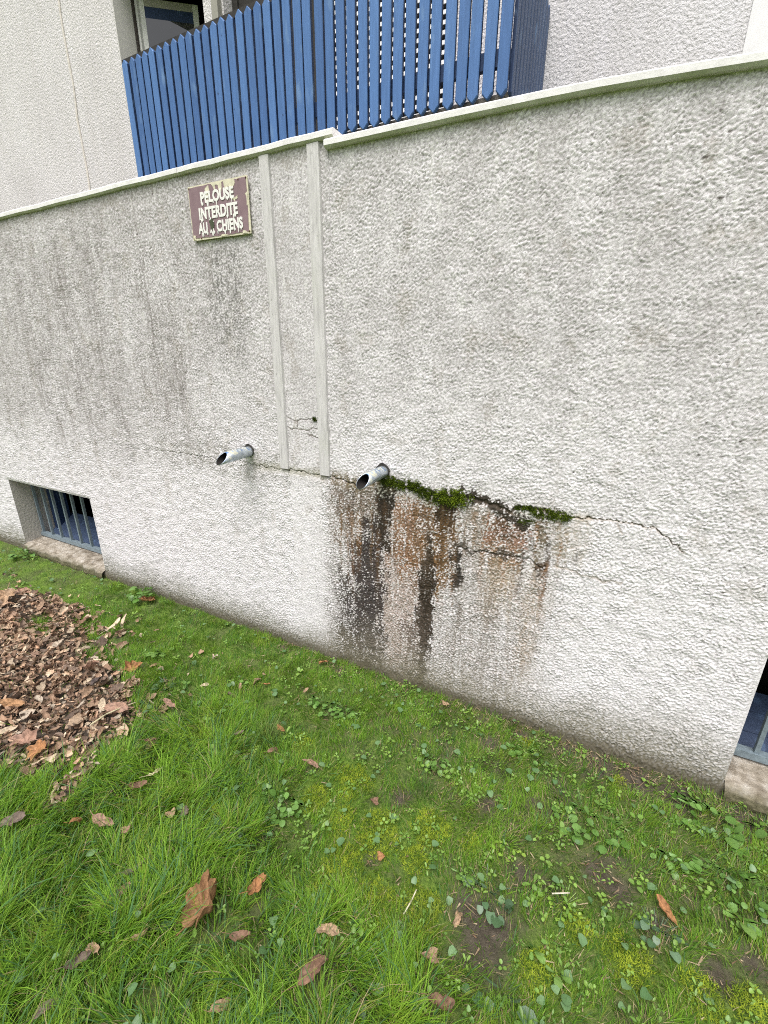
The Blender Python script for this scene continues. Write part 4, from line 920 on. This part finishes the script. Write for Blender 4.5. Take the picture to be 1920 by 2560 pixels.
# tall pale tuft
def tuft(x0, y0, n, L0, label, col):
    rs = np.random.default_rng(int(abs(x0*1000)))
    a = rs.uniform(0, 6.28, n); r = .035*np.sqrt(rs.random(n))
    v, q, c = ribbons(x0+r*np.cos(a), y0+r*np.sin(a), np.zeros(n)+gh(np.array([x0]), np.array([y0]))[0], L0*rs.uniform(.5, 1.2, n), rs.uniform(.0018, .0032, n), a+rs.normal(0, .5, n), np.full(n, .15), rs.uniform(.9, 1.8, n), np.array(col)[None]*rs.uniform(.75, 1.25, (n, 1)), K=4)
    o = link('grass_tuft', mesh_np('grass_tuft', v-np.array([x0, y0, 0]), quads=q, col=c, mat=MAT['grass']), label=label, category='grass tuft', group='grass tufts'); o.location = (x0, y0, 0)
tuft(-1.08, -.60, 110, .115, 'tall pale green grass tuft in the middle left of the lawn', (.14, .22, .045))
tuft(-.40, -.52, 45, .085, 'loose grass tuft beside the yellow moss and heart leaves', (.10, .19, .035))
tuft(-.24, -.90, 26, .10, 'wide bladed yellow green grass tuft on foreground moss', (.19, .25, .04))
tuft(.06, -1.0, 60, .09, 'arching green grass tuft at the bottom right of centre', (.08, .16, .03))
tuft(.25, -.66, 60, .06, 'soft fine grass tuft behind moss on the right lawn', (.09, .19, .03))

# moss carpet and tiny ground cover
def carpet():
    N = 330000; x = rng.uniform(-1.9, 1.1, N); y = -rng.random(N)*1.5
    mo = blobs(x, y, MOSSY, .1)+.25*fbm(x/.06, y/.06, 120)
    k = (mo > .42+.25*rng.random(N)) & (pile_mask(x, y) < .5) & (y < -.02); x, y, mo = x[k], y[k], mo[k]; n = len(x)
    lift = .020*np.clip(mo-.3, 0, 1)*(1+.9*perlin(x/.03, y/.03, 121))
    t = np.clip(.5+.6*perlin(x/.05, y/.05, 122)+.2*rng.normal(0, 1, n), 0, 1)
    col = mixc((.12, .185, .018), (.33, .40, .038), t)
    a = rng.uniform(0, 6.28, n)
    return ribbons(x, y, gh(x, y)+lift, rng.uniform(.006, .015, n), rng.uniform(.0013, .0026, n), a, rng.uniform(.2, 1.0, n), rng.uniform(.8, 1.7, n), col, K=2)
v, q, c = carpet()
link('moss_carpet', mesh_np('moss_carpet', v, quads=q, col=c, mat=MAT['moss']), kind='stuff', label='yellow green moss carpet spreading through the lawn', category='moss')
def cover():
    N = 26000; x = rng.uniform(-5, 1.6, N); y = -rng.random(N)**1.2*2.2
    pa = fbm(x/.16, y/.16, 130); rt = sm(-1.3, -.3, x); so = blobs(x, y, SOIL, .1)
    d = np.clip(.02+.22*rt+.85*pa, 0, 1)*(1-.72*so)*(1-pile_mask(x, y)*.97)*(1-.5*lush(x, y))*np.where(x < -2.2, .8, 1)
    k = (rng.random(N) < d) & (y < -.015); x, y, pa = x[k], y[k], pa[k]; n = len(x); out_ = []
    m = 3; ang = np.repeat(rng.uniform(0, 6.28, n), m)+np.tile(np.arange(m)*2.1, n)+rng.normal(0, .3, n*m)
    s = np.repeat(rng.uniform(.005, .0135, n)*(1+.7*(rng.random(n) < .14)), m)
    cx = np.repeat(x, m)+.25*s*np.cos(ang); cy = np.repeat(y, m)+.25*s*np.sin(ang); cz = np.repeat(gh(x, y)+rng.uniform(.008, .030, n)+.015*lush(x, y), m)
    col = np.repeat(mixc((.10, .20, .034), (.19, .31, .055), rng.random(n)), m, 0)*rng.uniform(.85, 1.15, (n*m, 1))
    P3 = np.stack([cx, cy, cz], 1); sel = np.repeat(rng.integers(0, 3, n), m); tl = rng.normal(.18, .32, n*m); fo = rng.uniform(0, .4, n*m)
    a = joinm([discs(P3[sel == k_], s[sel == k_]*l_, s[sel == k_]*w_, ang[sel == k_], tl[sel == k_], fo[sel == k_], col[sel == k_], sh_) for k_, (l_, w_, sh_) in enumerate(((1, .85, 'round'), (1.35, .6, 'spoon'), (1.05, .9, 'heart')))])
    # scattered bigger heart leaves, mottled grey green
    N2 = 1900; x = rng.uniform(-4.6, 1.4, N2); y = -rng.random(N2)*1.9
    k = (pile_mask(x, y) < .5) & (rng.random(N2) < .25+.4*sm(-1.6, -.6, x)) & (blobs(x, y, LEAF_XY, .1) < .35) & (y < -.03) & (blobs(x, y, SOIL, .1) < .7); x, y = x[k], y[k]; n = len(x)
    s = rng.uniform(.014, .034, n); col = mixc((.075, .155, .055), (.15, .25, .11), rng.random(n))
    b = discs(np.stack([x, y, gh(x, y)+rng.uniform(.014, .034, n)+.012*lush(x, y)], 1), s, s*.85, rng.uniform(0, 6.28, n), rng.normal(.1, .3, n), rng.uniform(0, .3, n), col, 'heart')
    return joinm([a, b])
v, q, c = cover()
link('ground_cover', mesh_np('ground_cover', v, quads=q, col=c, mat=MAT['leafy']), kind='stuff', label='low small leaved green ground cover in the lawn', category='ground cover')
def straw():
    N = 6500; x = rng.uniform(-1.6, 1.2, N); y = -rng.random(N)**1.4*1.3-.012
    k = (rng.random(N) < .22+.6*blobs(x, y, SOIL, .12)+.5*sm(-.16, -.03, y)) & (pile_mask(x, y) < .5); x, y = x[k], y[k]; n = len(x)
    col = mixc((.16, .10, .06), (.42, .34, .22), rng.random(n)**1.5)
    a = rng.uniform(0, 6.28, n)
    return ribbons(x, y, gh(x, y)+rng.uniform(.004, .014, n), rng.uniform(.008, .05, n)*rng.uniform(.4, 1, n), rng.uniform(.0012, .005, n), a, np.full(n, 1.5), rng.uniform(1.4, 1.75, n), col, fac=0, K=2)
v, q, c = straw()
link('dry_straw', mesh_np('dry_straw', v, quads=q, col=c, mat=MAT['dry']), kind='stuff', label='dry straw and leaf crumbs on the bare soil', category='straw')

# leaf litter in the pile: shredded curled scraps by the thousand
def litter():
    parts = []; tris = []; off = 0; Vs = []; Qs = []; Ts = []; Cs = []
    rs = np.random.default_rng(3)
    protos = []
    pals = [(.42, .285, .19), (.30, .20, .14), (.52, .38, .26), (.20, .145, .11), (.62, .50, .36), (.37, .245, .165), (.46, .30, .20), (.26, .17, .12)]
    for k in range(46):
        kd = rs.choice(['curl', 'tri', 'oval', 'tri', 'curl', 'tri', 'plane', 'curl'])
        protos.append(leaf_geo(kd, 1.0, (1, 1, 1), rs, 16 if kd != 'plane' else 28, 3))
    px = rs.uniform(-4.4, -1.35, 30000); py = rs.uniform(-1.75, -.24, 30000)
    near_ = np.maximum(pile_mask(px, py), np.maximum(pile_mask(px+.1, py+.05), pile_mask(px-.12, py-.06)))
    pm = pile_mask(px, py); u_ = rs.random(30000)
    ok = np.where(pm > .5, u_ < np.where(px < -3.2, .5, .86), np.where(near_ > .5, u_ < .26, u_ < .016))
    px, py = px[ok], py[ok]; gz = gh(px, py); spl = soft_pile(px, py)
    for x, y, g0, sp_ in zip(px, py, gz, spl):

        V, q, tr, C = protos[rs.integers(len(protos))]
        s = rs.uniform(.014, .044) if rs.random() < .9 else rs.uniform(.044, .085)
        Mx = np.array(Matrix.Rotation(rs.uniform(0, 6.28), 3, 'Z') @ Matrix.Rotation(rs.normal(0, .5), 3, 'X') @ Matrix.Rotation(rs.normal(0, .42), 3, 'Y'))
        W = (V*s*np.array([1, rs.uniform(.55, 1), 1])) @ Mx.T
        W[:, 2] -= np.percentile(W[:, 2], 15)
        zb = g0+.018+.055*rs.random()*sp_
        Vs.append(W+np.array([x, y, zb])); Qs.append(q+off); Ts.append(tr+off); off += len(V)
        cl = np.array(pals[rs.integers(len(pals))])*rs.uniform(.6, 1.35)
        if rs.random() < .05: cl = np.array((.50, .42, .33))
        Cs.append(C*cl[None])
    return mesh_np('leaf_litter', np.concatenate(Vs), quads=np.concatenate(Qs), tris=np.concatenate(Ts), col=np.clip(np.concatenate(Cs), .01, .8), mat=MAT['dry'])
link('leaf_litter', litter(), kind='stuff', label='drift of shredded brown leaf litter on the left of the lawn', category='leaf litter')
def twig(pts, r, col, label):
    mb = MB(); P = [Vector(p) for p in pts]; o = P[0].copy()
    for i in range(len(P)-1): mb.rod(P[i]-o, P[i+1]-o, r*(1-.15*i), 7, r*(1-.15*(i+1)))
    t = mb.build('twig', M_plain('twig_straw', col, .8, .2, 90), None, smooth=True, label=label, category='twig'); t.location = o
twig([(-1.75, -.93, .085), (-1.735, -.87, .097), (-1.715, -.80, .09), (-1.70, -.76, .085)], .0038, (.42, .38, .24), 'pale straight stalk lying on the right edge of the leaf pile')
twig([(.070, -.652, .022), (.095, -.640, .025), (.118, -.626, .023)], .0022, (.62, .57, .45), 'short pale straw on the clover tuft')
twig([(-.31, -.905, .02), (-.30, -.87, .035), (-.295, -.845, .05)], .0024, (.50, .46, .33), 'thin pale stalk upright in foreground moss')

# moss cushions along the joint
def cushion(P, r, n, dark, label):
    rs = np.random.default_rng(int(abs(P[0][0])*1e4))
    P = np.array(P); seg = np.linalg.norm(np.diff(P, axis=0), axis=1); cum = np.append(0, np.cumsum(seg))/seg.sum()
    t = rs.random(n); cx = np.interp(t, cum, P[:, 0]); cz = np.interp(t, cum, P[:, 1])+.006*perlin(t*len(P)*3.1, t*0+2.5, 143)-.02*r/.03*rs.random(n)**3
    rad = 1.35*r*(.42+1.05*np.abs(perlin(t*len(P)*2.6+3, t*0+.5, 140)))*np.minimum(1, 6*np.minimum(t, 1-t)+.35)
    a = rs.uniform(0, 2*np.pi, n); ph = np.arccos(rs.random(n)); rho = rad*rs.uniform(.4, 1, n)**.4
    d = np.stack([np.sin(ph)*np.cos(a)*1.25, -np.cos(ph)*.62, np.sin(ph)*np.sin(a)*.85], 1)
    p = np.stack([cx, np.full(n, -.001), cz], 1)+d*rho[:, None]
    keep = (perlin(p[:, 0]/.011, p[:, 2]/.011, 141) > -.22) & (perlin(p[:, 0]/.024, p[:, 2]/.05, 144) > -.38); p, d = p[keep], d[keep]; n = len(p)
    up = d+rs.normal(0, .5, (n, 3)); up /= np.linalg.norm(up, axis=1)[:, None]
    sd_ = np.cross(up, rs.normal(0, 1, (n, 3))); sd_ /= np.linalg.norm(sd_, axis=1)[:, None]+1e-6
    L = rs.uniform(.004, .009, n)[:, None]; wv = rs.uniform(.0009, .0016, n)[:, None]
    V = np.stack([p-sd_*wv, p+sd_*wv, p+up*L+sd_*wv*.3, p+up*L-sd_*wv*.3], 1).reshape(-1, 3)
    V[:, 1] = np.minimum(V[:, 1], -.003)
    tt = np.clip(.5+.5*perlin(p[:, 0]/.02, p[:, 2]/.02, 142)+.25*rs.normal(0, 1, n), 0, 1)
    col = mixc((.030, .044, .010), (.125, .175, .016), tt*(1-dark)+.05)
    o = np.array([P[0][0], 0, P[0][1]])
    ob = link('moss_cushion', mesh_np('moss_cushion', V-o, quads=np.arange(4*n).reshape(n, 4), col=np.repeat(col, 4, 0), mat=MAT['moss']), label=label, category='moss', group='moss cushions in the wall joint'); ob.location = o
cushion([(-.835, 1.052), (-.81, 1.056), (-.795, 1.05)], .023, 2200, .05, 'small dark moss cushion beside the right drain pipe')
cushion([(-.775, 1.048), (-.74, 1.044), (-.70, 1.047), (-.675, 1.04)], .024, 4500, .0, 'long low moss cushion between the small and the big cushion')
cushion([(-.675, 1.03), (-.645, 1.022), (-.62, 1.022), (-.60, 1.008), (-.575, 1.008)], .024, 4200, .35, 'olive moss hummock left of the bright big cushion')
cushion([(-.565, 1.016), (-.535, 1.026), (-.505, 1.022), (-.48, 1.025)], .036, 7000, -.7, 'biggest and brightest green moss cushion in the joint')
cushion([(-.262, 1.016), (-.235, 1.019), (-.20, 1.014)], .011, 1500, .1, 'thin strip of moss left of the flat moss patch')
cushion([(-.20, 1.012), (-.17, 1.010), (-.14, 1.008), (-.10, 1.010), (-.075, 1.012)], .021, 3600, .0, 'flat green moss patch farthest right in the joint')
cushion([(-.245, .963), (-.225, .965), (-.20, .968)], .011, 900, .3, 'tiny moss crumb under the joint below the thin strip')
cushion([(-1.201, 1.291), (-1.197, 1.292), (-1.193, 1.291)], .008, 400, .6, 'tiny dark moss dot beside the right trim board')
